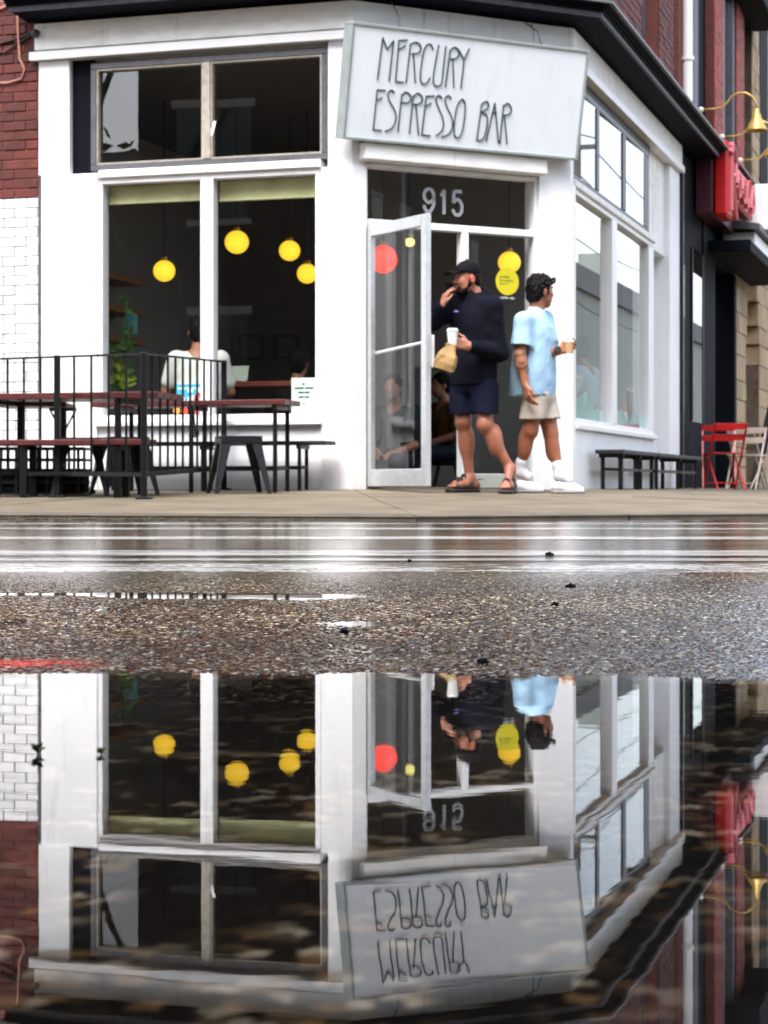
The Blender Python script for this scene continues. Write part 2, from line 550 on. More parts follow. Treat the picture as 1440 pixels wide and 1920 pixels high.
def make_patch(name, x0, x1, y0, y1, step, cell, tone=1.0):
    nx = int((x1 - x0) / step) + 1; ny = int((y1 - y0) / step) + 1
    X, Y = np.meshgrid(np.linspace(x0, x1, nx), np.linspace(y0, y1, ny), indexing='ij')
    X = X.ravel(); Y = Y.ravel()
    dome, i1, i2 = stones(X, Y, cell, 1)
    fade = 1 - .82 * np.clip((Y - 2.9) / 1.7, 0, 1)
    Z = road_base(X, Y) * (1 if cell > .01 else np.clip((PY1 - Y) / .5, 0, 1)) + (0 if cell > .01 else .0006 * np.clip((Y - PY1 + .5) / .5, 0, 1)) + (.0030 * dome * (.2 + .8 * i2) - .0011 if cell > .01 else .0023 * dome * (.12 + .88 * i2) * fade - .0010 * fade)
    base = np.array((.010, .0062, .0028))
    col = base[None, :] * (.5 + 1.1 * i2[:, None])
    tan = np.array((.30, .20, .085)); pale = np.array((.62, .55, .40)); rust = np.array((.15, .065, .022))
    for lo, hi, c in ((.58, .77, tan * .7), (.77, .86, rust), (.86, .95, pale * .6), (.95, 1.01, pale * 1.3)):
        m = (i1 > lo) & (i1 <= hi)
        col[m] = c * (.6 + .6 * i2[m][:, None])
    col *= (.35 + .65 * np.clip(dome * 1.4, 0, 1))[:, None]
    if cell > .01:
        near = np.clip((1.80 - Y) / .9, 0, 1)
        pm = np.clip((i1 - .60) * 6, 0, 1) * np.clip((vnoise(X * 26 + 7, Y * 20, 44) - .30) * 3, 0, 1) * (.18 + .82 * near)
        c2 = np.where(i2[:, None] > .6, np.array((.30, .25, .18)), np.array((.13, .075, .03))) * (.5 + .8 * vnoise(X * 60, Y * 60, 46)[:, None])
        col = np.array((.0035, .0024, .0013)) * (1 - pm[:, None]) + pm[:, None] * c2
    else:
        col *= (.55 + .9 * vnoise(X * 3.1, Y * 2.2, 42) * (.6 + .8 * vnoise(X * 13, Y * 7, 43)))[:, None] * (.22 + .78 * np.clip((Z + .004) / .004, 0, 1))[:, None]  # patchy tone, and darker where the surface dips below the water level
        # what is left of the nearest crosswalk bar, rubbed off the high stones in patches
        e0 = 4.33 + .05 * (vnoise(X * 6, Y * 0 + 1, 61) - .5) + .03 * (vnoise(X * 33, Y * 0 + 4, 62) - .5)
        e1 = 4.80 + .05 * (vnoise(X * 5, Y * 0 + 2, 63) - .5)
        pt = np.clip((Y - e0) / .03, 0, 1) * np.clip((e1 - Y) / .03, 0, 1) * np.clip((vnoise(X * 5, Y * 9, 64) * .6 + vnoise(X * 23, Y * 30, 65) * .5 - .30) * 5, 0, 1) * np.clip((vnoise(X * 90, Y * 90, 66) - .16) * 4, 0, 1)
        col = col * (1 - pt[:, None]) + pt[:, None] * np.array((.70, .69, .64))
    # faded spray mark in red at the puddle's edge
    rm = np.exp(-np.clip((Y - 2.09 - .03 * (vnoise(X * 14, Y * 0, 31) - .5)) / .040, -9, 9) ** 2) * np.clip((-.285 - X) * 11, 0, 1) * np.clip((vnoise(X * 60, Y * 60, 33) + .45 * dome - .30) * 3, 0, 1)
    col = col * (1 - rm[:, None]) + rm[:, None] * np.array((.72, .055, .03))
    I = np.arange(nx * ny).reshape(nx, ny)
    Q = np.stack([I[:-1, :-1], I[1:, :-1], I[1:, 1:], I[:-1, 1:]], -1).reshape(-1, 4)
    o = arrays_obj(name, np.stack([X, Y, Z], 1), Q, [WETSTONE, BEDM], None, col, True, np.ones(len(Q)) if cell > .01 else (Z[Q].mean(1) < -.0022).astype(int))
    return o

def wet_stone(name='wet_chippings', rough=.13, spec=.5):
    m = bpy.data.materials.new(name); m.use_nodes = True
    n, l = nodes_of(m); b = n['Principled BSDF']
    at = n.new('ShaderNodeAttribute'); at.attribute_name = 'Col'
    tc = n.new('ShaderNodeTexCoord'); nz = n.new('ShaderNodeTexNoise'); nz.inputs['Scale'].default_value = 500
    l.new(tc.outputs['Object'], nz.inputs['Vector'])
    bp = n.new('ShaderNodeBump'); bp.inputs['Strength'].default_value = .35; bp.inputs['Distance'].default_value = .001
    l.new(nz.outputs['Fac'], bp.inputs['Height']); l.new(bp.outputs[0], b.inputs['Normal'])
    l.new(at.outputs['Color'], b.inputs['Base Color'])
    b.inputs['Roughness'].default_value = rough
    b.inputs['Specular IOR Level'].default_value = spec
    return m
WETSTONE = wet_stone()
BEDM = wet_stone('matte_puddle_bed', .8, .02)

def wet_road(name, paint=None):
    """Rain-wet asphalt, or worn white road paint on it: film of water over fine aggregate."""
    m = bpy.data.materials.new(name); m.use_nodes = True
    n, l = nodes_of(m); b = n['Principled BSDF']
    tc = n.new('ShaderNodeTexCoord')
    vo = n.new('ShaderNodeTexVoronoi'); vo.inputs['Scale'].default_value = 130
    l.new(tc.outputs['Object'], vo.inputs['Vector'])
    cr = n.new('ShaderNodeValToRGB')
    el = cr.color_ramp.elements
    el[0].position = 0; el[0].color = (.016, .010, .005, 1)
    el[1].position = .6; el[1].color = (.045, .030, .016, 1)
    e = el.new(.82); e.color = (.14, .10, .06, 1)
    e = el.new(.95); e.color = (.3, .27, .22, 1)
    l.new(vo.outputs['Color'], cr.inputs['Fac'])
    nz = n.new('ShaderNodeTexNoise'); nz.inputs['Scale'].default_value = 2.2; nz.inputs['Detail'].default_value = 7
    mp = n.new('ShaderNodeMapping'); mp.inputs['Scale'].default_value = (.55, 2.4, 1)
    l.new(tc.outputs['Object'], mp.inputs['Vector']); l.new(mp.outputs[0], nz.inputs['Vector'])
    col = cr.outputs[0]
    if paint:
        nw = n.new('ShaderNodeTexNoise'); nw.inputs['Scale'].default_value = 5; nw.inputs['Detail'].default_value = 12; nw.inputs['Roughness'].default_value = .75
        l.new(mp.outputs[0], nw.inputs['Vector'])
        wr = n.new('ShaderNodeMapRange'); wr.inputs['From Min'].default_value = paint; wr.inputs['From Max'].default_value = paint + .10
        l.new(nw.outputs['Fac'], wr.inputs['Value'])
        mx = n.new('ShaderNodeMix'); mx.data_type = 'RGBA'
        l.new(wr.outputs[0], mx.inputs['Factor'])
        l.new(col, mx.inputs[7]); mx.inputs[6].default_value = (.74, .73, .69, 1)
        col = mx.outputs[2]
    l.new(col, b.inputs['Base Color'])
    rr = n.new('ShaderNodeMapRange'); rr.inputs['From Min'].default_value = .35; rr.inputs['From Max'].default_value = .68
    rr.inputs['To Min'].default_value = .03; rr.inputs['To Max'].default_value = .19
    l.new(nz.outputs['Fac'], rr.inputs['Value']); l.new(rr.outputs[0], b.inputs['Roughness'])
    bp = n.new('ShaderNodeBump'); bp.inputs['Strength'].default_value = .24; bp.inputs['Distance'].default_value = .002
    l.new(vo.outputs['Distance'], bp.inputs['Height']); l.new(bp.outputs[0], b.inputs['Normal'])
    return m
ROADM = wet_road('wet_asphalt')
PAINTM = wet_road('worn_road_paint', .50)

PX, PY0, PY1, PYM = 0.95, 0.30, 4.90, 1.86
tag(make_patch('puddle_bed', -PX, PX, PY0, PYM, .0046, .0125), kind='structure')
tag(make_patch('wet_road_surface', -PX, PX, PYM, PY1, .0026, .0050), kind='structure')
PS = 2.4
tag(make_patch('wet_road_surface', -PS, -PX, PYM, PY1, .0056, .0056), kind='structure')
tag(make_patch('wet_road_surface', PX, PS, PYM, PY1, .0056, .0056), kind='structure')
rb = MB()
BIG = 160
def sheet(x0, x1, y0, y1, z):
    rb.quad([(x0, y0, z), (x1, y0, z), (x1, y1, z), (x0, y1, z)])
sheet(-BIG, BIG, PY1, BIG, .0005)
sheet(-BIG, -PS, PYM, PY1, .0006); sheet(PS, BIG, PYM, PY1, .0006)
sheet(-BIG, -PX, PY0, PYM, -.015); sheet(PX, BIG, PY0, PYM, -.015)
sheet(-BIG, BIG, -40, PY0, -.0155)
tag(rb.build('road', ROADM), kind='structure')
WATER = glassy('still_water', 0.02, (0.93, 0.90, 0.84), 0.0, (10, .012, .004, (1, 2.2, 1)))
wb = MB().quad([(-9, -1.2, 0), (9, -1.2, 0), (9, PY1, 0), (-9, PY1, 0)])
tag(wb.build('puddle_water', WATER), kind='structure')

road_paint = MB()
def jag(x, k):
    return .030 * (float(vnoise(np.array([x * 6.0]), np.array([k * 3.1]), 51)[0]) - .5) + .022 * (float(vnoise(np.array([x * 31.0]), np.array([k * 7.7]), 52)[0]) - .5)
for q, (ya, yb) in enumerate(((4.97, 5.13), (5.34, 5.78), (6.95, 7.35), (8.55, 8.85), (9.75, 10.0))):
    N = 360; xs = [-9 + 18 * i / N for i in range(N + 1)]
    ea = [(x, ya - .01 * x + jag(x, q), .0016) for x in xs]; eb = [(x, yb - .01 * x + jag(x, q + 20), .0016) for x in xs]
    k = len(road_paint.v)
    road_paint.add(ea + eb, [(i, i + 1, N + 2 + i, N + 1 + i) for i in range(N)])
for x0_, x1_ in ((-9, -PS), (PS, 9)):
    road_paint.quad([(x0_, 4.35, .0017), (x1_, 4.35, .0017), (x1_, 4.79, .0017), (x0_, 4.79, .0017)])
tag(road_paint.build('road_markings', PAINTM), kind='structure')

# pavement slabs, in three sectors round the cut corner
TM = math.tan(math.radians(22.5))
def slab_pt(F, s, o, dz):
    x, y, _ = F.p(s, 0, o)
    return (x, y, zs(x, y) + dz)
pave = MB()
for F, smax0, smax1 in ((FL, 12, 0), (FC, CW, 1), (FR, 40, 0)):
    for o0, o1 in ((-.4, 0), (0, 2.1), (2.1, 4.2)):
        a0, a1 = -TM * max(o0, 0), -TM * o1
        b0, b1 = (CW + TM * max(o0, 0), CW + TM * o1) if smax1 else (smax0, smax0)
        q = [slab_pt(F, a0, o0, -.006), slab_pt(F, b0, o0, -.006), slab_pt(F, b1, o1, -.006), slab_pt(F, a1, o1, -.006)]
        pave.quad(q)
pavement = tag(pave.build('pavement', JOINT), kind='structure')
for F, cuts in ((FL, [1.35, 2.9, 4.4, 6, 7.5, 9, 10.5, 12]), (FC, None), (FR, [1.1, 2.7, 4.3, 5.9, 7.5, 9.1, 10.7, 12.3, 13.9, 15.5, 17, 20, 24, 30, 40])):
    for o0, o1, nm, m, nc in ((0, 1.5, 'slab', CONC, 2), (1.5, 2.95, 'slab', CONC, 3), (2.95, 4.02, 'slab', CONC, 3), (4.03, 4.2, 'kerb', CONCK, 4)):
        if F is FC:
            st = [[-TM * o + (CW + 2 * TM * o) * k / nc for o in (o0, o1)] for k in range(nc + 1)]
        else:
            st = [[-TM * o0, -TM * o1]] + [[c, c] for c in cuts]
        for (p0, p1), (q0, q1) in zip(st[:-1], st[1:]):
            g = .005
            q = [slab_pt(F, p0 + g, o0 + g, 0), slab_pt(F, q0 - g, o0 + g, 0), slab_pt(F, q1 - g, o1 - g, 0), slab_pt(F, p1 + g, o1 - g, 0)]
            b = MB()
            jz = random.uniform(-.002, .002)
            V = [(x, y, z + jz) for x, y, z in q] + [(x, y, z - (.06 if nm == 'kerb' else .03)) for x, y, z in q]
            b.add(V, [(0, 1, 2, 3), (0, 4, 5, 1), (1, 5, 6, 2), (2, 6, 7, 3), (3, 7, 4, 0)])
            b.build(nm, m, pavement)

# ------------------------------------------------------------------ the corner cafe
def miterA(o):
    q = A + o * (nL + nC) / (1 + nL.dot(nC)); return q
def miterB(o):
    q = B + o * (nR + nC) / (1 + nR.dot(nC)); return q
def poly_band(mb, pts0, pts1, z0, z1, z0b=None, z1b=None, mi=0):
    """Mitred strip between two plan polylines (inner pts0, outer pts1)."""
    z0b = z0 if z0b is None else z0b; z1b = z1 if z1b is None else z1b
    for i in range(len(pts0) - 1):
        a, b, c, d = pts0[i], pts0[i + 1], pts1[i + 1], pts1[i]
        V = [(*a, z0), (*b, z0), (*c, z0b), (*d, z0b), (*a, z1), (*b, z1), (*c, z1b), (*d, z1b)]
        F = [(3, 2, 1, 0), (4, 5, 6, 7), (1, 2, 6, 5), (3, 0, 4, 7), (2, 3, 7, 6), (0, 1, 5, 4)]
        mb.add(V, F, mi)
def full_line(sl, sr, o):
    return [FL.p(sl, 0, o)[:2], miterA(o), miterB(o), FR.p(sr, 0, o)[:2]]
def lineA(sl, sc, o):
    return [FL.p(sl, 0, o)[:2], miterA(o), FC.p(sc, 0, o)[:2]]
def lineB(sc, sr, o):
    return [FC.p(sc, 0, o)[:2], miterB(o), FR.p(sr, 0, o)[:2]]

cafe = thing('cafe_building', 'white painted corner cafe with cut-corner entrance under a dark cornice', 'building', (0, 15.6, .165))
ZF0, ZF1 = 3.60, 3.875
SL_END, SR_END = FL.s(72), 5.76

b = MB(); poly_band(b, full_line(SL_END + .02, SR_END - .01, -.18), full_line(SL_END + .02, SR_END - .01, .03), ZF0 + .07, ZF1)
b.build('frieze', WEATH, cafe)
b = MB(); poly_band(b, full_line(SL_END + .055, SR_END + .01, -.18), full_line(SL_END + .055, SR_END + .01, .055), ZF0 - .015, ZF0 + .07, z1b=ZF0 + .05)
b.build('moulding', WTRIM, cafe)
cor = node('cornice', cafe)
b = MB(); poly_band(b, full_line(SL_END + .1, 13.8, -.3), full_line(SL_END + .1, 13.8, .25), ZF1 + .002, 4.0, ZF1 + .05, 4.0)
b.build('soffit', NAVY, cor)
b = MB()
poly_band(b, full_line(SL_END + .12, 13.8, .25), full_line(SL_END + .12, 13.8, .275), 3.925, 3.965)
b.build('edge_strip', NAVYL, cor)
b = MB()
for k, (o, z0, z1) in enumerate(((.29, 3.966, 3.985), (.315, 3.987, 4.002), (.345, 4.004, 4.018))):
    poly_band(b, full_line(SL_END + .14, 13.8, .2), full_line(SL_END + .14, 13.8, o), z0, z1)
b.build('stepped_moulding', NAVY, cor)
b = MB(); poly_band(b, full_line(SL_END + .16, 13.8, -.1), full_line(SL_END + .16, 13.8, .375), 4.02, 4.04)
b.build('flashing', mat('zinc_flashing', (.15, .145, .165), .5, .3, 12, .3, 60), cor)

# pilasters
b = MB(); b.fbox(FL, FL.s(130), FL.s(72), 2.668, ZF0 - .02, -.2, .0, .006); b.build('pilaster', WHITE, cafe)
b = MB(); b.fbox(FL, FL.s(184), FL.s(79), .15, 2.665, -.2, .02, .006); b.build('pilaster', WHITE, cafe)
b = MB(); poly_band(b, lineA(FL.s(604), FC.s(684), -.2), lineA(FL.s(604), FC.s(684), .022), .15, 2.62); b.build('pilaster', WHITE, cafe)
b = MB(); poly_band(b, lineA(FL.s(615), FC.s(684), -.2), lineA(FL.s(615), FC.s(684), 0), 2.623, ZF0 - .02); b.build('pilaster', WHITE, cafe)
b = MB(); poly_band(b, lineB(FC.s(1009), FR.s(1075), -.2), lineB(FC.s(1009), FR.s(1075), .02), .15, 2.62); b.build('pilaster', WHITE, cafe)
b = MB(); poly_band(b, lineB(FC.s(1011), FR.s(1075), -.2), lineB(FC.s(1011), FR.s(1075), 0), 2.623, ZF0 - .02); b.build('pilaster', WHITE, cafe)
# dark gap beside the left transom
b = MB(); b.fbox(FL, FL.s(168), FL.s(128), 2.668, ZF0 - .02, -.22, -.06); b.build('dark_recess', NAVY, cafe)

def glazed(name, F, px_panes, z0, z1, fr_m, fw=.045, mull=.05, depth=(-.075, -.02), o_glass=-.05, s_outer=None, bead=None, yaw=0.0):
    """A window part: frame, mullions, one pane each."""
    w = node(name, cafe)
    ss = [tuple(sorted((F.s(a), F.s(c)))) for a, c in px_panes]
    ss.sort()
    lo, hi = s_outer or (ss[0][0] - fw, ss[-1][1] + fw)
    b = MB()
    b.fbox(F, lo, hi, z0 - fw, z0, *depth, .005); b.fbox(F, lo, hi, z1, z1 + fw, *depth, .005)
    b.fbox(F, lo, ss[0][0], z0 + .001, z1 - .001, *depth, .005); b.fbox(F, ss[-1][1], hi, z0 + .001, z1 - .001, *depth, .005)
    b.build('frame', fr_m, w)
    for i in range(len(ss) - 1):
        b = MB(); b.fbox(F, ss[i][1], ss[i + 1][0], z0 + .001, z1 - .001, depth[0] + .004, depth[1] + .006, .005)
        b.build('mullion', bead or fr_m, w)
    if bead:
        for s0, s1 in ss:
            b = MB(); t = .012; d = (o_glass, depth[1] - .008)
            b.fbox(F, s0, s1, z0, z0 + t, *d); b.fbox(F, s0, s1, z1 - t, z1, *d)
            b.fbox(F, s0, s0 + t, z0 + t, z1 - t, *d); b.fbox(F, s1 - t, s1, z0 + t, z1 - t, *d)
            b.build('bead', bead, w)
    for s0, s1 in ss:
        b = MB()
        tilt = random.uniform(-.0016, .0016), random.uniform(-.0016, .0016)
        tilt = (tilt[0] - yaw, tilt[1]); pts = [F.p(s0, z0, o_glass + tilt[0]), F.p(s1, z0, o_glass - tilt[0]), F.p(s1, z1, o_glass - tilt[0] + tilt[1]), F.p(s0, z1, o_glass + tilt[0] + tilt[1])]
        b.quad(pts); b.build('pane', GLASS, w)
    return w

tw = glazed('transom_window', FL, [(180, 379), (394, 602)], 2.735, 3.49, GREYF, .05, depth=(-.10, -.005), o_glass=-.06, bead=TRIMB)
b = MB(); pts = []
for k in range(7):
    t = k / 6
    pts.append((1.155 + .045 * t * t, 2.98 - .17 * t + .05, -.03 + .02 * math.sin(t * 3)))
for (sa, za, oa), (sb, zb, ob) in zip(pts[:-1], pts[1:]):
    b.quad([FL.p(sa, za, oa), FL.p(sa - .03, za, oa), FL.p(sb - .03, zb, ob), FL.p(sb, zb, ob)])
b.build('loose_tape', WTRIM, tw)
# ledge under transom, then the shop window
b = MB(); b.fbox(FL, FL.s(603), FL.s(186), 2.62, 2.683, -.12, .03, .008); b.build('ledge', WTRIM, cafe)
sw = glazed('shop_window', FL, [(192, 376), (400, 591)], .745, 2.575, WTRIM, .045, depth=(-.10, .0), o_glass=-.05)
for (pa, pb, dz) in ((193, 375, .0), (401, 590, .015)):
    s0, s1 = sorted((FL.s(pa), FL.s(pb)))
    bl = MB(); bl.fbox(FL, s0, s1, 2.44 - dz, 2.57, -.125, -.118); bl.tube([FL.p(s0, 2.437 - dz, -.121), FL.p(s1, 2.437 - dz, -.121)], .010, 8); bl.tube([FL.p(s0, 2.556, -.145), FL.p(s1, 2.556, -.145)], .022, 10)
    bl.build('roller_blind', BLIND, sw)
b = MB(); b.fbox(FL, FL.s(606), FL.s(182), .655, .70, -.12, .055, .008); b.build('sill', WTRIM, sw)
b = MB(); b.fbox(FL, FL.s(604), FL.s(184), .14, .653, -.25, .0, .004); b.build('base_wall', WHITE, cafe)

# right-hand facade
glazed('side_transom_window', FR, [(1078, 1119), (1124, 1168), (1174, 1209)], 2.735, 3.44, GREYF, .05, depth=(-.05, -.005), o_glass=-.020, yaw=.011, s_outer=(FR.s(1075), FR.s(1218)))
b = MB(); b.fbox(FR, FR.s(1075), FR.s(1224), 3.495, ZF0 - .017, -.2, -.03); b.build('lintel', mat('grey_lintel', (.045, .042, .046), .6, .25, 9, .3, 60, stretch=(1, 1, 5)), cafe)
b = MB(); b.fbox(FR, FR.s(1075), FR.s(1226), 2.62, 2.682, -.12, .025, .008); b.build('ledge', WEATH, cafe)
sdw = glazed('side_window', FR, [(1077, 1147), (1156, 1217)], .745, 2.575, WTRIM, .045, depth=(-.10, 0), o_glass=-.05, s_outer=(FR.s(1075), FR.s(1226)))
b = MB(); b.fbox(FR, FR.s(1075), FR.s(1226), .65, .699, -.12, .04, .008); b.build('sill', WTRIM, sdw)
b = MB(); b.fbox(FR, FR.s(1074.5), FR.s(1228), .13, .648, -.25, 0, .004); b.build('base_wall', WHITE, cafe)
# frosted sea-green film with a wave edge along the foot of each side pane
film = mat('sea_green_film', (.10, .42, .40), .6, .3, 5, base2=(.45, .72, .70))
for pa, pb, ph in ((1077, 1147, 0), (1156, 1217, 2)):
    s0, s1 = FR.s(pa), FR.s(pb); b = MB(); N = 26; top = []
    for k in range(N + 1):
        t = k / N
        top.append((s0 + (s1 - s0) * t, .90 + .07 * math.sin(t * 5 + ph) + .035 * math.sin(t * 17 + ph) + .012 * math.sin(t * 43)))
    for (sa, za), (sb, zb) in zip(top[:-1], top[1:]):
        b.quad([FR.p(sa, .746, -.056), FR.p(sb, .746, -.056), FR.p(sb, zb, -.056), FR.p(sa, za, -.056)])
    b.build('window_film', film, sdw)
# recess with side door, white panel over it, end pilaster
sx0, sx1, sx2 = FR.s(1227), FR.s(1256), SR_END
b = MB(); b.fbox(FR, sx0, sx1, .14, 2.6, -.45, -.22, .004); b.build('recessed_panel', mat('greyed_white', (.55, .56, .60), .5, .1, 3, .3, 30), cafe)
b = MB(); b.fbox(FR, sx0 - .01, sx1 + .01, 2.603, ZF0 - .02, -.4, -.06, .006); b.build('upper_panel', WEATH, cafe)
b = MB(); b.fbox(FR, sx1 + .002, sx2, .14, ZF0 - .02, -.46, .0, .006); b.build('pilaster', WHITE, cafe)

# doorway
dw = node('doorway', cafe)
CM0, CM1 = FC.s(684), FC.s(1009)
g0, g1, gm0, gm1 = FC.s(690.5), FC.s(1003), FC.s(867), FC.s(880)
b = MB(); d = (-.10, -.01)
b.fbox(FC, CM0, g0, .15, 2.66, *d, .005); b.fbox(FC, g1, CM1, .15, 2.66, *d, .005)
b.fbox(FC, g0 + .001, g1 - .001, 2.178, 2.232, *d, .005); b.fbox(FC, g0 + .001, g1 - .001, 2.625, 2.66, *d, .005)
b.build('frame', WTRIM, dw)
b = MB(); b.fbox(FC, gm0, gm1, .16, 2.177, -.095, -.005, .005); b.build('mullion', WTRIM, dw)
b = MB(); b.fbox(FC, gm1 + .001, g1 - .001, .15, .285, -.09, -.02, .005); b.build('kick_plate', mat('kick_plate_paint', (.48, .50, .46), .5, .1), dw)
b = MB(); b.fbox(FC, CM0, CM1, .10, .178, -.5, .03, .006); b.build('threshold', CONCK, dw)
b = MB(); b.quad([FC.p(gm1, .285, -.06), FC.p(g1, .285, -.06), FC.p(g1, 2.178, -.06), FC.p(gm1, 2.178, -.06)]); b.build('pane', GLASS, dw)
b = MB(); b.quad([FC.p(g0, 2.232, -.06), FC.p(g1, 2.232, -.06), FC.p(g1, 2.625, -.06), FC.p(g0, 2.625, -.06)]); b.build('pane', GLASS, dw)
# house number: 9, 1, 5 as ribbons of vinyl
def ribbon(mb, F, pts, w, out, closed=False):
    P = [np.array(q, float) for q in pts]
    n = len(P)
    L, R_ = [], []
    for i in range(n):
        a = P[(i - 1) % n] if closed else P[max(0, i - 1)]
        c = P[(i + 1) % n] if closed else P[min(n - 1, i + 1)]
        t = c - a; t /= max(1e-9, np.linalg.norm(t))
        nn = np.array((-t[1], t[0]))
        L.append(P[i] + nn * w / 2); R_.append(P[i] - nn * w / 2)
    rng_ = range(n) if closed else range(n - 1)
    for i in rng_:
        j = (i + 1) % n
        mb.quad([F.p(*L[i], out), F.p(*R_[i], out), F.p(*R_[j], out), F.p(*L[j], out)])
def arc(cx, cy, rx, ry, a0, a1, n=12):
    return [(cx + rx * math.cos(math.radians(a0 + (a1 - a0) * k / n)), cy + ry * math.sin(math.radians(a0 + (a1 - a0) * k / n))) for k in range(n + 1)]
numm = mat('number_vinyl', (.30, .31, .33), .5, .03)
nz0 = 2.315; nh = .20
nsc = FC.s(797); nsw = (FC.s(877) - nsc)
def dig(strokes, i):
    b = MB(); w = nsw / 3.0
    for st in strokes:
        ribbon(b, FC, [(nsc + (i + .5) * w + x * w * .40, nz0 + y * nh) for x, y in st], .028, -.052)
    return b.build('digit', numm, dw)
dig([arc(0, .68, .85, .26, 0, 360, 18), arc(0, .30, .85, .25, -20 + 180 + 20, 330, 10)[:8] + [(.80, .30), (.86, .55), (.85, .68)]], 0)
dig([[(-.5, .72), (-.1, .78), (.12, .94)], [(.15, .0), (.15, .96)]], 1)
dig([[(.8, .93), (-.55, .93)], [(-.55, .95), (-.72, .48)], [(-.72, .48), (-.3, .60), (.1, .62), (.6, .53), (.86, .33), (.7, .12), (.3, .01), (-.2, .0), (-.6, .09), (-.85, .22)]], 2)
# ledge over the door, and panel behind the sign
b = MB(); b.fbox(FC, CM0 - .05, CM1 + .03, 2.665, 2.80, -.1, .10, .01); b.build('door_hood', WEATH, cafe)
b = MB(); b.fbox(FC, CM0 + .002, CM1 - .002, 2.802, ZF0 - .02, -.15, -.01); b.build('upper_panel', WHITE, cafe)

# the open glass door
hx, hy, _ = FC.p(g0, 0, -.005)
Yf = 14.33; fx = (804 - 720) / FPX * Yf
dd = np.array((fx - hx, Yf - hy)); dl = np.linalg.norm(dd); dd /= dl
FD = Frame((hx, hy), dd, np.array((dd[1], -dd[0])))
door = node('door', cafe)
b = MB(); dt = (-.022, .022); z0, z1 = .185, 2.17; st = .075
b.fbox(FD, 0, st, z0, z1, *dt, .005); b.fbox(FD, dl - st, dl, z0, z1, *dt, .005)
b.fbox(FD, st + .001, dl - st - .001, z0, z0 + .13, *dt, .005); b.fbox(FD, st + .001, dl - st - .001, z1 - .085, z1, *dt, .005)
b.build('frame', ALU, door)
b = MB(); b.quad([FD.p(st, z0 + .13, 0), FD.p(dl - st, z0 + .13, 0), FD.p(dl - st, z1 - .085, 0), FD.p(st, z1 - .085, 0)]); b.build('pane', GLASS, door)
b = MB(); b.tube([FD.p(st * .6, 1.20, -.03), FD.p(st * .9, 1.205, -.055), FD.p(dl - .13, 1.245, -.055), FD.p(dl - st * .5, 1.25, -.03)], .013, 10); b.build('push_bar', WTRIM, door)
b = MB(); b.fbox(FD, dl - .085, dl - .012, 1.05, 1.29, -.062, -.024, .008); b.build('latch_case', WTRIM, door)
b = MB()
for zz in (1.50, 1.44): b.tube([FD.p(dl - .038, zz, -.03), FD.p(dl - .038, zz, -.02)], .018, 12)
b.build('lock', GUNM, door)
b = MB()
for zz in (.4, 1.2, 2.0): b.tube([FD.p(-.008, zz - .05, 0), FD.p(-.008, zz + .05, 0)], .014, 8)
b.build('hinge', GREYF, door)

# brick party wall on the left: red over white
bw = MB(); bw.fbox(FL, SL_END + .003, 14, .1, 4.1, -.3, -.012, mi=0)
bwall = bw.build('brick_wall', mat('brick_joint', (.30, .27, .27), .9, .3, 20, .5, 100), cafe)
pitch, bl = .0775, .205
ZW = FL.z(40, 367)
def brick_mesh():
    b = MB(); return b
nrow = int((4.06 - .17) / pitch)
for r in range(nrow):
    z = .17 + r * pitch
    white = z + pitch * .6 < ZW
    off = (r % 2) * bl / 2 + random.uniform(-.006, .006)
    s = SL_END + .006 - off
    while s < SL_END + .86:
        a, c = max(s + .005, SL_END + .006), s + bl - .005
        if c - a > .03:
            b = MB(); k = random.uniform(.55, 1.35) if not white else random.uniform(.88, 1.04)
            b.cur = (k, k, k, 1) if white else (k, k * random.uniform(.9, 1.1), k * random.uniform(.9, 1.1), 1)
            o = random.uniform(-.003, .004)
            b.fbox(FL, a, c, z + (.0035 if white else .005), z + pitch - (.0035 if white else .005), -.03, o, .004)
            b.build('brick', WHITEB if white else REDB, bwall, color=True)
        s += bl
rest = MB()
for r in range(nrow):
    z = .17 + r * pitch; white = z + pitch * .6 < ZW
    s = SL_END + .86 + ((r % 2) * bl / 2)
    while s < 9:
        rest.cur = (random.uniform(.8, 1.1),) * 3 + (1,)
        rest.fbox(FL, s + .005, s + bl - .005, z + .004, z + pitch - .004, -.03, random.uniform(-.002, .003), mi=0 if white else 1)
        s += bl
tag(rest.build('brick_courses', [WHITEB, REDB], bwall, color=True), kind='stuff')
mo = MB(); mo.fbox(FL, SL_END + .004, 14, .1, ZW, -.29, -.0085); mo.build('white_joint', MORTW, bwall)
mo = MB(); mo.fbox(FL, SL_END + .004, 14, ZW + .0005, 4.09, -.29, -.009); mo.build('red_joint', MORTR, bwall)

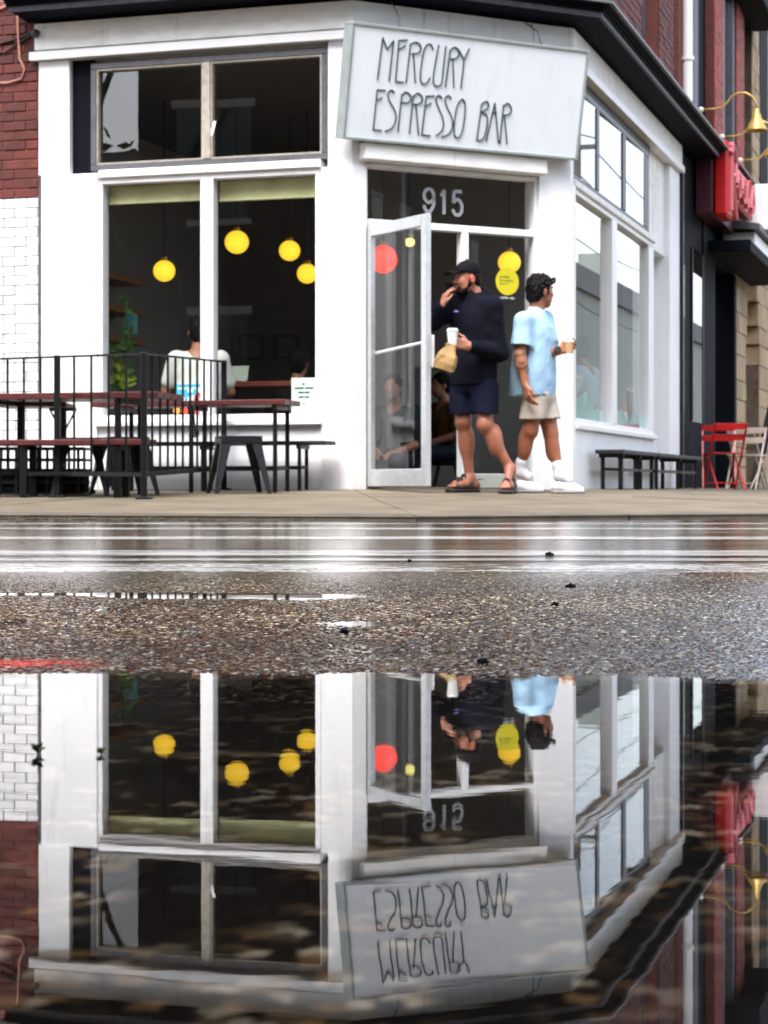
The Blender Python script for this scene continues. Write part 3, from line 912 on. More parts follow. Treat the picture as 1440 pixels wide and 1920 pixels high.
# upper storey, set on the cornice: brick piers and dark windows facing the side street
uw = node('upper_wall', cafe)
UZ0, UZ1 = 4.042, 8.6
b = MB()
b.fbox(FL, -.02, 14, UZ0, UZ1, -.35, -.05); b.fbox(FC, .0, CW, UZ0, UZ1, -.35, -.05)
b.build('brick_face', mat('brick_wall_far', (.09, .016, .012), .8, .3, 20, .6, 60), uw)
b = MB(); piers = [(-.1, FR.s(1204)), (FR.s(1236), FR.s(1263)), (FR.s(1283), 5.85)]
for s0, s1 in piers:
    b.fbox(FR, s0, s1, UZ0, UZ1, -.35, -.016)
b.fbox(FR, -.1, 5.85, 6.6, UZ1, -.36, -.02)
b.build('brick_pier', MORTR, uw)
b = MB()
for s0, s1 in piers:
    r = 0; z = UZ0 + .01
    while z < 6.5:
        s = s0 - ((r % 2) * .11)
        while s < s1 - .02:
            a, c = max(s, s0) + .004, min(s + .22, s1) - .004
            k = random.uniform(.75, 1.5); b.cur = (k, k * random.uniform(.9, 1.2), k * random.uniform(.9, 1.2), 1)
            if c > a + .02: b.fbox(FR, a, c, z + .005, z + .072, -.05, random.uniform(-.002, .004))
            s += .22
        z += .0775; r += 1
tag(b.build('brick_courses', REDB, uw, color=True), kind='stuff')
for s0, s1 in ((piers[0][1], piers[1][0]), (piers[1][1], piers[2][0])):
    b = MB(); b.fbox(FR, s0, s1, UZ0 + .06, 6.6, -.32, -.25); b.build('upper_pane', mat('dark_pane', (.008, .009, .012), .08, .1), uw)
    b = MB(); b.fbox(FR, s0 + .001, s0 + .08, UZ0 + .06, 6.58, -.245, -.14, .004); b.fbox(FR, s1 - .08, s1 - .001, UZ0 + .06, 6.58, -.245, -.14, .004)
    b.fbox(FR, s0 + .001, s1 - .001, UZ0 + .002, UZ0 + .058, -.25, -.0, .004); b.build('upper_frame', GREYF, uw)
b = MB(); rf = [FL.p(14, 0, -.05)[:2], miterA(-.05), miterB(-.05), FR.p(5.85, 0, -.05)[:2], FR.p(5.85, 0, -12)[:2]]
b.prism([(*q, UZ1 - .1) for q in rf], (0, 0, .3)); b.build('roof', NAVY, cafe)

# room behind the glass
def so(s, o, z):
    q = B + s * dR + o * nR; return (q[0], q[1], z)
def slab_so(mb, s0, s1, o0, o1, z0, z1, ch=0):
    a = np.array(so(s0, o0, z0)); mb.para(a, np.array(so(s1, o0, z0)) - a, np.array(so(s0, o1, z0)) - a, (0, 0, z1 - z0), ch)
WL, WBK = -4.65, 4.3
b = MB(); plan = [so(-1.16, WL - .1, 0)[:2], miterA(-.26), miterB(-.26), FR.p(5.7, 0, -.26)[:2], so(5.7, WL - .1, 0)[:2]]
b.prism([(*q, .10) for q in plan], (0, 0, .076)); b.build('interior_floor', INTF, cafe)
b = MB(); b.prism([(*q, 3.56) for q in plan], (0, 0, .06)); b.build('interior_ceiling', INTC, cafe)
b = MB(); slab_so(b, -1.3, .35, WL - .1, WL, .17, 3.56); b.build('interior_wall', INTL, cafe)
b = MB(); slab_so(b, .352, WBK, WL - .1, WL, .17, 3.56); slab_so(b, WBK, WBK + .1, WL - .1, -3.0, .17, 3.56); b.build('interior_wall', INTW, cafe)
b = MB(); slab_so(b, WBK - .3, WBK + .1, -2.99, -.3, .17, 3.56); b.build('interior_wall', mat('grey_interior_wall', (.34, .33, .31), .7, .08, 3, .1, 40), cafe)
b = MB(); slab_so(b, 1.6, 1.72, -2.35, -1.9, .17, 3.55); b.build('interior_column', mat('grey_column', (.20, .20, .19), .7, .1, 3), cafe)
# window counter and high table inside

# ------------------------------------------------------------------ neighbours along the side street
shop = thing('dark_shop', 'black fronted shop between the white cafe and the pale stone building', 'building', FR.p(8, .15, 0))
SH0, SH1 = 5.762, 10.55
def sx(px, o=0): return FR.s(px, o)
b = MB(); b.fbox(FR, SH0, sx(1298), .13, 3.875, -.3, -.02); b.fbox(FR, sx(1298), sx(1319), .13, .92, -.3, -.02); b.fbox(FR, sx(1298), sx(1319), 2.9, 3.875, -.3, -.02)
b.fbox(FR, sx(1319), sx(1341), .13, 3.875, -.3, .0); b.fbox(FR, sx(1341), SH1, 2.95, 3.875, -.3, -.02)
b.build('wall', NAVY, shop)
b = MB(); b.quad([FR.p(sx(1298), .92, -.004), FR.p(sx(1319), .92, -.004), FR.p(sx(1319), 2.9, -.004), FR.p(sx(1298), 2.9, -.004)]); b.build('window', GLASS, shop)
b = MB(); b.fbox(FR, sx(1298) + .002, sx(1298) + .05, .93, 2.89, -.1, .006, .004); b.fbox(FR, sx(1319) - .05, sx(1319) - .002, .93, 2.89, -.1, .006, .004); b.build('window_frame', GUNM, shop)
b = MB(); b.fbox(FR, SH0 + .02, SH0 + .10, .15, 3.7, -.02, .035, .004); b.build('downpipe_chase', GUNM, shop)
b = MB(); b.quad([FR.p(SH0 + .14, 1.0, .004), FR.p(SH0 + .32, 1.0, .004), FR.p(SH0 + .32, 2.75, .004), FR.p(SH0 + .14, 2.75, .004)]); b.build('narrow_window', GLASS, shop)
b = MB(); b.fbox(FR, sx(1341), SH1, .13, .5, -.9, -.45); b.fbox(FR, sx(1341), SH1, .5, 2.95, -.9, -.80)
for k in range(5):
    b.fbox(FR, sx(1341) + .05 + k * .55, sx(1341) + .09 + k * .55, .5, 2.9, -.80, -.74, .004)
b.fbox(FR, sx(1341), SH1, 1.9, 1.95, -.79, -.74, .004)
b.build('recessed_door', NAVY, shop)
b = MB(); b.fbox(FR, SH1 - .22, SH1, .13, 2.948, -.44, .02, .004); b.build('pilaster', NAVY, shop)
# upper storey bays
ub = node('upper_wall', shop)
b = MB(); b.fbox(FR, 5.86, 12.3, 4.042, 9, -.4, -.12); b.build('dark_bay', NAVY, ub)
for pa, pb, m in ((1306, 1314, NAVYL), (1357, 1364, NAVYL), (1378, 1382, NAVYL)):
    b = MB(); b.fbox(FR, sx(pa), sx(pb), 4.045, 9, -.13, -.03, .005); b.build('bay_mullion', m, ub)
for pa, pb in ((1341, 1357), (1382, 1396)):
    b = MB(); s0, s1 = sx(pa), sx(pb)
    b.fbox(FR, s0, s1, 4.044, 9, -.13, -.012)
    z = 4.05; r = 0
    while z < 6.6:
        s = s0 - (r % 2) * .11
        while s < s1 - .02:
            k = random.uniform(2.4, 4.2); b.cur = (k, k * 1.25, k * 1.25, 1)
            a, c = max(s, s0) + .003, min(s + .22, s1) - .003
            if c > a + .02: b.fbox(FR, a, c, z + .004, z + .073, -.05, random.uniform(-.004, .0))
            s += .22
        z += .0775; r += 1
    tag(b.build('brick_pier', REDB, ub, color=True), kind='stuff')
b = MB(); b.fbox(FR, 10.4, 12.6, 6.62, 7.4, -.4, .34, .02); b.build('oriel_soffit', NAVY, ub)

pipe = MB(); pipe.tube([FR.p(6.02, 4.04, .05), FR.p(6.02, 8.2, .05)], .055, 12)
pipe.build('x', WTRIM); dpo = COL.objects['x']; dpo.name = 'drainpipe'; tag(dpo, 'white drainpipe running up the red brick wall above the dark cornice', 'drainpipe')
pipe = MB(); pipe.tube([FR.p(6.02, 4.86, .05), FR.p(6.02, 4.90, .05)], .068, 12)
XF['drainpipe'] = ((0, 0, 0), 0); pipe.build('bracket', WTRIM, dpo)

# red channel sign with pale script letters
rs = thing('red_sign', 'red projecting sign box with pale pink script letters over the black shop', 'sign', FR.p(8, 3.3, .3))
REDP = mat('red_sign_paint', (.50, .004, .006), .4, .15, 5)
b = MB(); b.fbox(FR, 6.95, 7.55, 3.27, 4.13, .20, .37, .03); b.build('initial_box', REDP, rs)
b = MB(); b.fbox(FR, 7.552, 9.45, 3.52, 3.98, .21, .36, .03); b.build('name_box', REDP, rs)
b = MB(); b.fbox(FR, 6.93, 9.4, 3.3, 4.0, .0, .195, .01); b.build('mounting_box', mat('plum_box', (.05, .006, .018), .5, .2), rs)
PINK = mat('pale_pink_letter', (.50, .11, .13), .4, .05)
def script_letter(pts, w=.026, o=.385):
    b = MB(); P = [FR.p(s, z, o) for s, z in pts]
    b.tube(P, w, 6); return b.build('letter', PINK, rs)
script_letter([(7.03, 3.33), (7.05, 3.7), (7.06, 4.08)], .04)
script_letter([(7.0, 3.98), (7.12, 4.1), (7.35, 4.07), (7.45, 3.93), (7.34, 3.78), (7.1, 3.74), (7.3, 3.55), (7.42, 3.34), (7.5, 3.30)], .04)
script_letter([(7.62, 3.72), (7.75, 3.88), (7.9, 3.8), (7.9, 3.64), (7.75, 3.57), (7.63, 3.68), (7.7, 3.8), (8.0, 3.82)])
script_letter([(8.08, 3.72), (8.2, 3.87), (8.36, 3.8), (8.36, 3.64), (8.2, 3.57), (8.09, 3.68), (8.16, 3.8), (8.46, 3.82)])
script_letter([(8.52, 3.60), (8.66, 3.9), (8.76, 3.72), (8.7, 3.6), (8.55, 3.58)])
script_letter([(8.86, 3.94), (8.9, 3.85)], .03)
script_letter([(9.0, 3.62), (9.16, 3.9), (9.27, 3.7), (9.2, 3.6), (9.02, 3.58)])
wbx = thing('white_sign', 'white box sign with a grey sloped hood beyond the red sign', 'sign', FR.p(10, 3.2, .4))
b = MB(); b.fbox(FR, 9.55, 11.4, 3.42, 4.0, .05, .62, .01); b.build('box', WTRIM, wbx)
b = MB(); b.prism([FR.p(8.75, 3.36, .10), FR.p(8.75, 3.47, .10), FR.p(8.75, 3.40, .52), FR.p(8.75, 3.33, .52)], np.array(FR.p(10.9, 0, 0)) - np.array(FR.p(8.75, 0, 0))); b.build('hood', mat('grey_hood', (.05, .052, .062), .5, .2), wbx)
b = MB(); b.fbox(FR, 8.9, 11.3, 3.14, 3.32, .05, .45, .01); b.build('lower_panel', WTRIM, wbx)
b = MB(); b.fbox(FR, 8.0, 12.2, 2.98, 3.12, -.02, .50, .01); b.build('canopy', NAVY, wbx)

# gooseneck lamps
BRASS = mat('brass', (.50, .33, .09), .38, .12, 10, metal=.35)
def gooseneck(s, label):
    t = thing('gooseneck_lamp', label, 'lamp', FR.p(s, 4.42, .10), 0, 'brass gooseneck lamps above the black shop')
    X = np.array((*nR, 0)); O = np.array(FR.p(s, 4.42, .10)); Zv = np.array((0, 0, 1.))
    P = lambda u, z: tuple(O + X * u * 1.07 + Zv * z)
    b = MB(); pts = [P(0, 0), P(.12, .0), P(.26, .01)] + [P(.44 + .16 * -math.cos(math.radians(a)), .04 + .16 * math.sin(math.radians(a))) for a in (10, 35, 60, 90, 120, 150, 180)] + [P(.60, -.03)]
    pts = [P(0, 0), P(.15, 0.0), P(.24, .015), P(.29, .07), P(.33, .13), P(.40, .165), P(.48, .16), P(.55, .11), P(.585, .04), P(.59, -.03)]
    b.tube(pts, .0125, 8); b.build('arm', BRASS, t, smooth=True)
    b = MB(); b.lathe([(.001, .0), (.03, -.005), (.032, -.05), (.042, -.06), (.05, -.10), (.085, -.17), (.115, -.235), (.12, -.25), (.112, -.25), (.07, -.17), (.03, -.08), (.001, -.08)], P(.59, -.02), 20); b.build('shade', BRASS, t, smooth=True)
    b = MB(); b.sphere(P(0.01, 0), .034, 12, 8); b.build('wall_boss', mat('cream_boss', (.75, .70, .58), .4), t, smooth=True)
    return t
gooseneck(6.6, 'brass gooseneck lamp nearest the white drainpipe, above the red sign')
gooseneck(8.4, 'brass gooseneck lamp in the middle, over the white box sign')
gooseneck(10.2, 'brass gooseneck lamp farthest along, against the stone building')

# pale stone building with an arch
stone = thing('stone_building', 'pale sandstone building with a tall arched opening beyond the black shop', 'building', FR.p(14, .15, 0))
STO = mat('sandstone', (.30, .21, .12), .8, .2, 4, .5, 30, base2=(.40, .30, .19), attr='Col')
SK = mat('stone_core', (.085, .062, .042), .85, .3, 6)  # shade of the arch reveals is put into this darker brown
S0, S1 = 10.555, 22.0
ax0, ax1 = FR.s(1398), FR.s(1424)
zsp = 1.95; rad = (ax1 - ax0) / 2; axc = (ax0 + ax1) / 2
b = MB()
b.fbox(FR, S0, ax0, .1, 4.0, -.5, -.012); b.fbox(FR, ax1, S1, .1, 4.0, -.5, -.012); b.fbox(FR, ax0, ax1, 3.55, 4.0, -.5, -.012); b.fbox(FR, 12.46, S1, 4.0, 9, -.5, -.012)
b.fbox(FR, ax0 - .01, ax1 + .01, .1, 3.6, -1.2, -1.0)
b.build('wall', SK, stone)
zz = .14; r = 0
while zz < 8:
    h = (.30, .26, .34)[r % 3]
    s = S0 - (r % 2) * .3
    while s < 19:
        a, c = max(s, S0) + .004, min(s + .62, 19) - .004
        segs = [(a, c)]
        if zz < zsp + 1.25:
            yy = max(0, zz + h * .5 - zsp); hw = rad * math.sqrt(max(0, 1 - (yy / 1.25) ** 2))
            segs = [(a, min(c, axc - hw)), (max(a, axc + hw), c)]
        for a1, c1 in segs:
            if zz + h > 4.02: a1 = max(a1, 12.47)
            if c1 - a1 > .03:
                bb = MB(); k = random.uniform(.85, 1.15); bb.cur = (k, k, k * random.uniform(.9, 1.05), 1)
                bb.fbox(FR, a1, c1, zz + .004, zz + h - .004, -.3, random.uniform(0, .012), .008); bb.build('stone', STO, stone, color=True)
        s += .62
    zz += h; r += 1
b = MB(); b.fbox(FR, 13.3, 14.3, 4.6, 7.2, -.2, .016); b.build('window', NAVY, stone)

# buildings farther along and across the side street, the ones the side windows mirror
GREYG = mat('sage_grey_render', (.22, .25, .23), .8, .06, 1.2, .2, 20)
ROOFG = mat('slate_roof', (.09, .10, .11), .7, .2, 4, .3, 30)
def far_block(name, label, s0, s1, o0, o1, h, m, roof=None, wins=(), winface=-1, extra=None):
    t = thing(name, label, 'building', so((s0 + s1) / 2, (o0 + o1) / 2, 0))
    b = MB(); slab_so(b, s0, s1, o0, o1, 0, h); b.build('wall', m, t)
    b = MB(); slab_so(b, s0 - .15, s1 + .15, o0 - .15, o1 + .15, h + .003, h + (roof or .3)); b.build('roof', ROOFG, t)
    for (s, w, z0, z1, face) in wins:
        b = MB(); fr = MB()
        if face == 'street':      # face towards the cafe (low o)
            slab_so(b, s, s + w, o0 - .02, o0 + .05, z0, z1); slab_so(fr, s - .08, s + w + .08, o0 - .05, o0 + .04, z0 - .12, z0 - .003); slab_so(fr, s - .08, s + w + .08, o0 - .05, o0 + .04, z1 + .003, z1 + .15)
        else:                      # face towards the main street's far side (high s)
            slab_so(b, s1 - .05, s1 + .02, s, s + w, z0, z1); slab_so(fr, s1 - .04, s1 + .05, s - .08, s + w + .08, z0 - .12, z0 - .003); slab_so(fr, s1 - .04, s1 + .05, s - .08, s + w + .08, z1 + .003, z1 + .15)
        b.build('window', mat('dark_pane', (.008, .009, .012), .08, .1), t); fr.build('window_trim', mat('stone_trim', (.40, .36, .30), .8, .15), t)
    if extra: extra(t)
    return t
def chim(t):
    b = MB(); slab_so(b, 70, 71.4, 13, 14, 8.0, 10.4); b.build('chimney', GREYG, t)
far_block('grey_block', 'plain sage grey building across the side street, mirrored in the side windows', 48, 92, 11.5, 22, 7.6, GREYG, .9, [(52 + 5 * k, 1.2, 2.4, 4.2, 'street') for k in range(7)], extra=chim)
far_block('brick_terrace', 'dark brick row across the main street, mirrored in the cafe windows', -40, -19.5, -11.25, 9, 15, mat('dark_brick_far', (.025, .016, .014), .85, .3, 3, .3, 40), .6,
          [(-10.5 + 2.9 * k, 1.25, z, z + 2.0, 'main') for k in range(7) for z in (1.2, 4.9, 8.4)])
far_block('brick_terrace', 'dark brick row across the main street on the far side of the side street', -40, -17.5, 18, 90, 16, MATS['dark_brick_far'], .6,
          [(19.5 + 3.4 * k, 1.3, z, z + 2.0, 'main') for k in range(14) for z in (1.2, 4.9, 8.4)])
far_block('brick_annex', 'lower dark brick annex at the end of the brick row, mirrored in the transom', -30, -19.6, -12.05, -11.27, 6.0, MATS['dark_brick_far'], .15)
far_block('pale_house', 'pale low house past the brick row, mirrored in the shop window', -34, -24, -30, -12.3, 6.6, mat('pale_render', (.42, .42, .40), .8, .06), .4, [(-26 + 4 * k, 1.2, 1.0, 2.6, 'main') for k in range(3)])

# utility pole and wires across the side street
pole = thing('utility_pole', 'wooden utility pole across the side street, mirrored in the side windows', 'utility pole', so(38, 9.6, 0))
WOODP = mat('pole_wood', (.09, .085, .08), .8, .2, 6)
b = MB(); b.tube([so(38, 9.6, 0), so(38, 9.6, 10.5)], [.17, .11], 10); b.build('post', WOODP, pole)
b = MB(); b.bar(so(38, 8.6, 9.6), so(38, 10.6, 9.6), .12); b.build('crossarm', WOODP, pole)
b = MB(); b.tube([so(38, 10.0, 7.2), so(38, 10.0, 8.1)], .22, 12); b.build('transformer', GREYF, pole)
for z, oo, lab in ((9.75, 8.8, 'topmost black overhead wire, mirrored in the side windows'), (9.7, 10.4, 'black overhead wire on the outer end of the pole crossarm'), (7.0, 9.6, 'lowest and most sagging overhead wire, mirrored in the side windows')):
    w = MB(); w.tube([so(2 + 4.5 * k, oo + .0 * k, z - 1.1 * (1 - ((k - 4) / 4) ** 2) * (1 if k < 8 else 0)) for k in range(9)] + [so(38 + 6 * k, oo, z - 1.0 * (1 - ((k - 3) / 3) ** 2)) for k in range(1, 7)], .022, 5)
    tag(w.build('overhead_wire', BLACKM), lab, 'wire', 'wires along the side street')

def tree(name, label, x, y, h, rcrown, n, seed):
    rr = random.Random(seed)
    t = thing(name, label, 'tree', (x, y, 0), 0, None)
    b = MB(); b.tube([(x, y, 0), (x + .1, y, h * .3), (x - .1, y + .1, h * .6)], [.22, .16, .07], 8); b.build('trunk', BARK, t, smooth=True)
    b = MB()
    tips = []
    for k in range(11):
        a = rr.uniform(0, 6.28); z0 = h * rr.uniform(.32, .55)
        e = (x + math.cos(a) * rcrown * rr.uniform(.5, .95), y + math.sin(a) * rcrown * rr.uniform(.5, .95), h * rr.uniform(.55, .95))
        b.tube([(x, y, z0), ((x + e[0]) / 2, (y + e[1]) / 2, (z0 + e[2]) / 2 + .25), e], [.07, .045, .015], 6); tips.append(e)
    b.build('limb', BARK, t, smooth=True)
    b = MB()
    for k in range(n):
        e = rr.choice(tips); rad_ = rcrown * .38
        c = [e[i] + rr.gauss(0, rad_ * .55) for i in range(3)]
        u = Vector((rr.gauss(0, 1), rr.gauss(0, 1), rr.gauss(0, .6))).normalized(); v = u.orthogonal().normalized()
        s = rr.uniform(.10, .22)
        b.quad([tuple(c[i] + u[i] * s for i in range(3)), tuple(c[i] + v[i] * s * .6 for i in range(3)), tuple(c[i] - u[i] * s for i in range(3)), tuple(c[i] - v[i] * s * .6 for i in range(3))])
    tag(b.build('crown', DLEAF, t), kind='stuff')
q = so(-21.5, -13.0, 0)
tree('street_tree', 'leafy street tree beside the brick row, mirrored in the transom', q[0], q[1], 6.9, 1.1, 700, 3)
lp = thing('street_light', 'curved street light post by the tree, mirrored in the transom', 'street light', so(-17.5, -11.4, 0))
b = MB(); P0 = so(-17.5, -11.4, 0)
b.tube([so(-17.5, -11.35, 0), so(-17.5, -11.35, 4.6), so(-17.45, -11.32, 5.4), so(-17.4, -11.2, 6.0), so(-17.3, -10.95, 6.7), so(-17.2, -10.6, 7.4), so(-17, -10.0, 8.2)], [.09, .08, .075, .07, .06, .05, .045], 8); b.build('post', GUNM, lp, smooth=True)
b = MB(); a = so(-16.95, -9.8, 8.3); b.sphere(a, .22, 12, 8, .45); b.build('lamp_head', GREYF, lp, smooth=True)

# parked car across the side street
def car(label, s, o, m):
    t = thing('parked_car', label, 'car', so(s, o, 0))
    prof = [(-2.15, .38), (-2.12, .72), (-1.7, .92), (-1.2, .98), (-.65, 1.40), (.55, 1.44), (1.25, 1.02), (1.95, .88), (2.15, .66), (2.16, .36)]
    def W(z): return .86 if z < .95 else .86 - .32 * (z - .95)
    b = MB(); n = len(prof)
    V = [so(s + x, o - W(z), z) for x, z in prof] + [so(s + x, o + W(z), z) for x, z in prof]
    F = [tuple(range(n)), tuple(range(n, 2 * n))[::-1]] + [(i, n + i, n + (i + 1) % n, (i + 1) % n) for i in range(n)]
    b.add(V, F); b.build('body', m, t)
    gl = MB()
    for sg in (-1, 1):
        pts = [(-1.0, 1.0), (-.58, 1.33), (.48, 1.36), (1.02, 1.03)]
        gl.quad([so(s + x, o + sg * (W(z) + .006), z) for x, z in pts])
    gl.build('window', mat('dark_pane', (.008, .009, .012), .08, .1), t)
    for x in (-1.38, 1.36):
        for sg in (-1, 1):
            w = MB(); w.tube([so(s + x, o + sg * .68, .32), so(s + x, o + sg * .90, .32)], .32, 20); wh = w.build('wheel', BLACKM, t)
            w = MB(); w.tube([so(s + x, o + sg * .885, .32), so(s + x, o + sg * .91, .32)], .19, 14); w.build('rim', ALU, wh)
    for sg in (-1, 1):
        w = MB(); w.sphere(so(s - 2.1, o + sg * .62, .66), .10, 10, 6); w.build('headlight', WTRIM, t)
car('dark red car parked across the side street, mirrored in the side windows', 27, 8.4, mat('car_red', (.20, .02, .015), .2, .05, coat=.6))
car('ochre car parked across the side street, ahead of the dark red one', 34, 8.4, mat('car_ochre', (.45, .24, .05), .2, .05, coat=.6))
car('white car parked across the side street, behind the dark red one', 20.5, 8.4, mat('car_white', (.65, .66, .68), .2, .05, coat=.6))

# ------------------------------------------------------------------ the cafe's sign box
c1 = [FC.ray(658, 42, .30), FC.ray(1104, 92, .30), FC.ray(1085, 298, .13), FC.ray(645, 265, .13)]
sL = (c1[0][0] + c1[3][0]) / 2 ; sR = (c1[1][0] + c1[2][0]) / 2
zT = (c1[0][1] + c1[1][1]) / 2; zB = (c1[2][1] + c1[3][1]) / 2
sign = thing('cafe_sign', 'white box sign with tall thin dark letters over the cafe door', 'sign', FC.p((sL + sR) / 2, zB, .15))
def SP(u, v, d=0.0):
    """Point on the leaning sign face: u along, v down, d proud of it."""
    s = sL + (sR - sL) * u; z = zT + (zB - zT) * v; o = .30 + (.13 - .30) * v
    return FC.p(s, z - d * .2, o + d * .98)
def sign_box(mb, u0, u1, v0, v1, d0, d1, ch=.004):
    a = np.array(SP(u0, v0, d0)); mb.para(a, np.array(SP(u1, v0, d0)) - a, np.array(SP(u0, v1, d0)) - a, np.array(SP(u0, v0, d1)) - a, ch)
b = MB(); sign_box(b, .004, .996, .008, .992, -.13, -.005); b.build('panel', mat('sign_white', (.78, .83, .88), .4, .02, 2, stain=.22), sign)
SIGNF = mat('sign_frame', (.27, .31, .31), .45, .12)
b = MB(); t = .011; tv = t * (sR - sL) / (zT - zB)
sign_box(b, 0, 1, 0, tv, -.135, .006); sign_box(b, 0, 1, 1 - tv, 1, -.135, .006); sign_box(b, 0, t, tv + .0005, 1 - tv - .0005, -.135, .006); sign_box(b, 1 - t, 1, tv + .0005, 1 - tv - .0005, -.135, .006)
b.build('frame', SIGNF, sign)
QC = [(112, 120), (1393, 262), (1338, 858), (72, 762)]
def inv_bil(x, y):
    u = v = .5
    for _ in range(25):
        px_ = (1-u)*(1-v)*QC[0][0] + u*(1-v)*QC[1][0] + u*v*QC[2][0] + (1-u)*v*QC[3][0] - x
        py_ = (1-u)*(1-v)*QC[0][1] + u*(1-v)*QC[1][1] + u*v*QC[2][1] + (1-u)*v*QC[3][1] - y
        a = (1-v)*(QC[1][0]-QC[0][0]) + v*(QC[2][0]-QC[3][0]); bb = (1-u)*(QC[3][0]-QC[0][0]) + u*(QC[2][0]-QC[1][0])
        c = (1-v)*(QC[1][1]-QC[0][1]) + v*(QC[2][1]-QC[3][1]); d = (1-u)*(QC[3][1]-QC[0][1]) + u*(QC[2][1]-QC[1][1])
        det = a*d - bb*c
        u -= (px_*d - bb*py_) / det; v -= (a*py_ - px_*c) / det
    return u, v
def smooth_pts(P, it=2):
    for _ in range(it):
        Q = [P[0]]
        for a, c in zip(P[:-1], P[1:]):
            Q += [(a[0]*.75 + c[0]*.25, a[1]*.75 + c[1]*.25), (a[0]*.25 + c[0]*.75, a[1]*.25 + c[1]*.75)]
        P = Q + [P[-1]]
    return P
LETTERS = [
 [[(245,432),(268,205)],[(268,205),(292,268),(322,222)],[(324,220),(305,437)]],
 [[(396,215),(352,218),(338,440),(380,444)],[(348,270),(386,246)]],
 [[(412,238),(393,447)],['c',(411,240),(440,222),(470,245),(462,285),(420,290)],[(428,288),(441,447)]],
 [['c',(531,266),(520,232),(492,240),(476,300),(464,415),(474,452),(500,450),(517,418)]],
 [['c',(560,240),(534,400),(536,462),(580,462),(584,400),(598,248)]],
 [[(622,266),(600,465)],['c',(621,268),(645,246),(672,268),(662,312),(624,314)],[(636,312),(645,469)]],
 [[(668,265),(697,318),(723,258)],[(697,316),(683,473)]],
 [[(287,490),(245,488),(228,706),(270,709)],[(240,548),(271,530)]],
 [['c',(333,502),(318,484),(298,505),(306,545),(340,600),(346,650),(325,700),(290,712)]],
 [[(372,510),(355,717)],['c',(370,525),(390,490),(425,520),(412,556),(368,556)]],
 [[(432,515),(415,724)],['c',(432,528),(452,495),(484,525),(474,560),(428,564)],[(446,566),(463,730)]],
 [[(542,515),(500,518),(480,728),(524,733)],[(497,575),(526,555)]],
 [['c',(583,528),(566,508),(548,530),(562,575),(594,640),(594,700),(556,732)]],
 [['c',(632,528),(616,508),(596,530),(610,578),(644,640),(640,700),(616,730),(586,738)]],
 [['c',(690,530),(708,545),(708,620),(694,720),(672,746),(652,735),(650,660),(664,560),(690,530)]],
 [[(797,555),(774,752)],['c',(796,556),(826,535),(840,575),(792,602)],['c',(792,602),(832,612),(826,700),(806,756),(772,752)]],
 [[(825,757),(868,550),(892,767)],[(858,604),(878,602)]],
 [[(916,560),(900,768)],['c',(915,574),(938,542),(964,580),(950,612),(910,616)],[(922,618),(939,771)]],
]
INK = mat('sign_letter_teal', (.035, .075, .085), .45, .1)
asp = (sR - sL) / (zT - zB)
for strokes in LETTERS:
    b = MB()
    for st in strokes:
        P = smooth_pts(st[1:], 2) if st[0] == 'c' else st
        uv = [np.array(inv_bil(*q)) * np.array((asp, 1)) for q in P]
        w = .0098
        for a, c in zip(uv[:-1], uv[1:]):
            dv = c - a; ln = np.linalg.norm(dv)
            if ln < 1e-6: continue
            dv /= ln; nn = np.array((-dv[1], dv[0])) * w / 2; e = dv * w * .3
            q = [a - e + nn, c + e + nn, c + e - nn, a - e - nn]
            pts = [SP(p[0] / asp, p[1], -.004) for p in q]
            off = np.array(SP(.5, .5, .004)) - np.array(SP(.5, .5, -.004))
            b.prism(pts, off + np.array((0, 0, random.uniform(-.0002, .0002))))
    b.build('letter', INK, sign)
b = MB(); b.fbox(FC, .16, CW - .32, zB - .065, zB - .02, .01, .09, .008); b.build('batten', mat('tan_batten', (.34, .27, .18), .6, .2), sign)
for u, (du, dv) in ((.20, (.0, .12)), (.765, (.03, .02)), (.80, (-.03, .02))):
    b = MB(); b.tube([SP(u, 0, -.05), SP(u + du * .3, -.12, -.1), SP(u + du, -.18 - dv * .3, -.22)], .006, 6)
    b.build('bracket', GREYF, sign)

# cable fixed to the brickwork
cb = MB()
def lp_(px, py, o=.012): s, z = FL.ray(px, py, o); return FL.p(s, z, o)
cb.tube([lp_(*q) for q in ((-30, 60), (0, 82), (25, 75), (50, 66), (66, 60))], .008, 6)
cb.tube([lp_(*q) for q in ((-30, 100), (10, 98), (40, 78), (66, 62))], .008, 6)
tag(cb.build('black_cable', BLACKM), 'black cables sagging to the knob at the cornice end', 'cable')
cb = MB(); cb.tube([lp_(*q) for q in ((-20, 25), (20, 8), (33, 18), (34, 60), (37, 110), (46, 130), (40, 148), (15, 155), (-20, 156))], .009, 6)
tag(cb.build('pink_conduit', mat('pink_conduit_paint', (.45, .20, .16), .6, .2)), 'faded pink conduit looping down the red brick wall', 'conduit')
cb = MB(); s, z = FL.ray(65, 62, .05); cb.sphere(FL.p(s, z, .04), .035, 12, 8)
tag(cb.build('cable_insulator', NAVYL), 'dark round insulator at the left end of the white frieze', 'insulator')

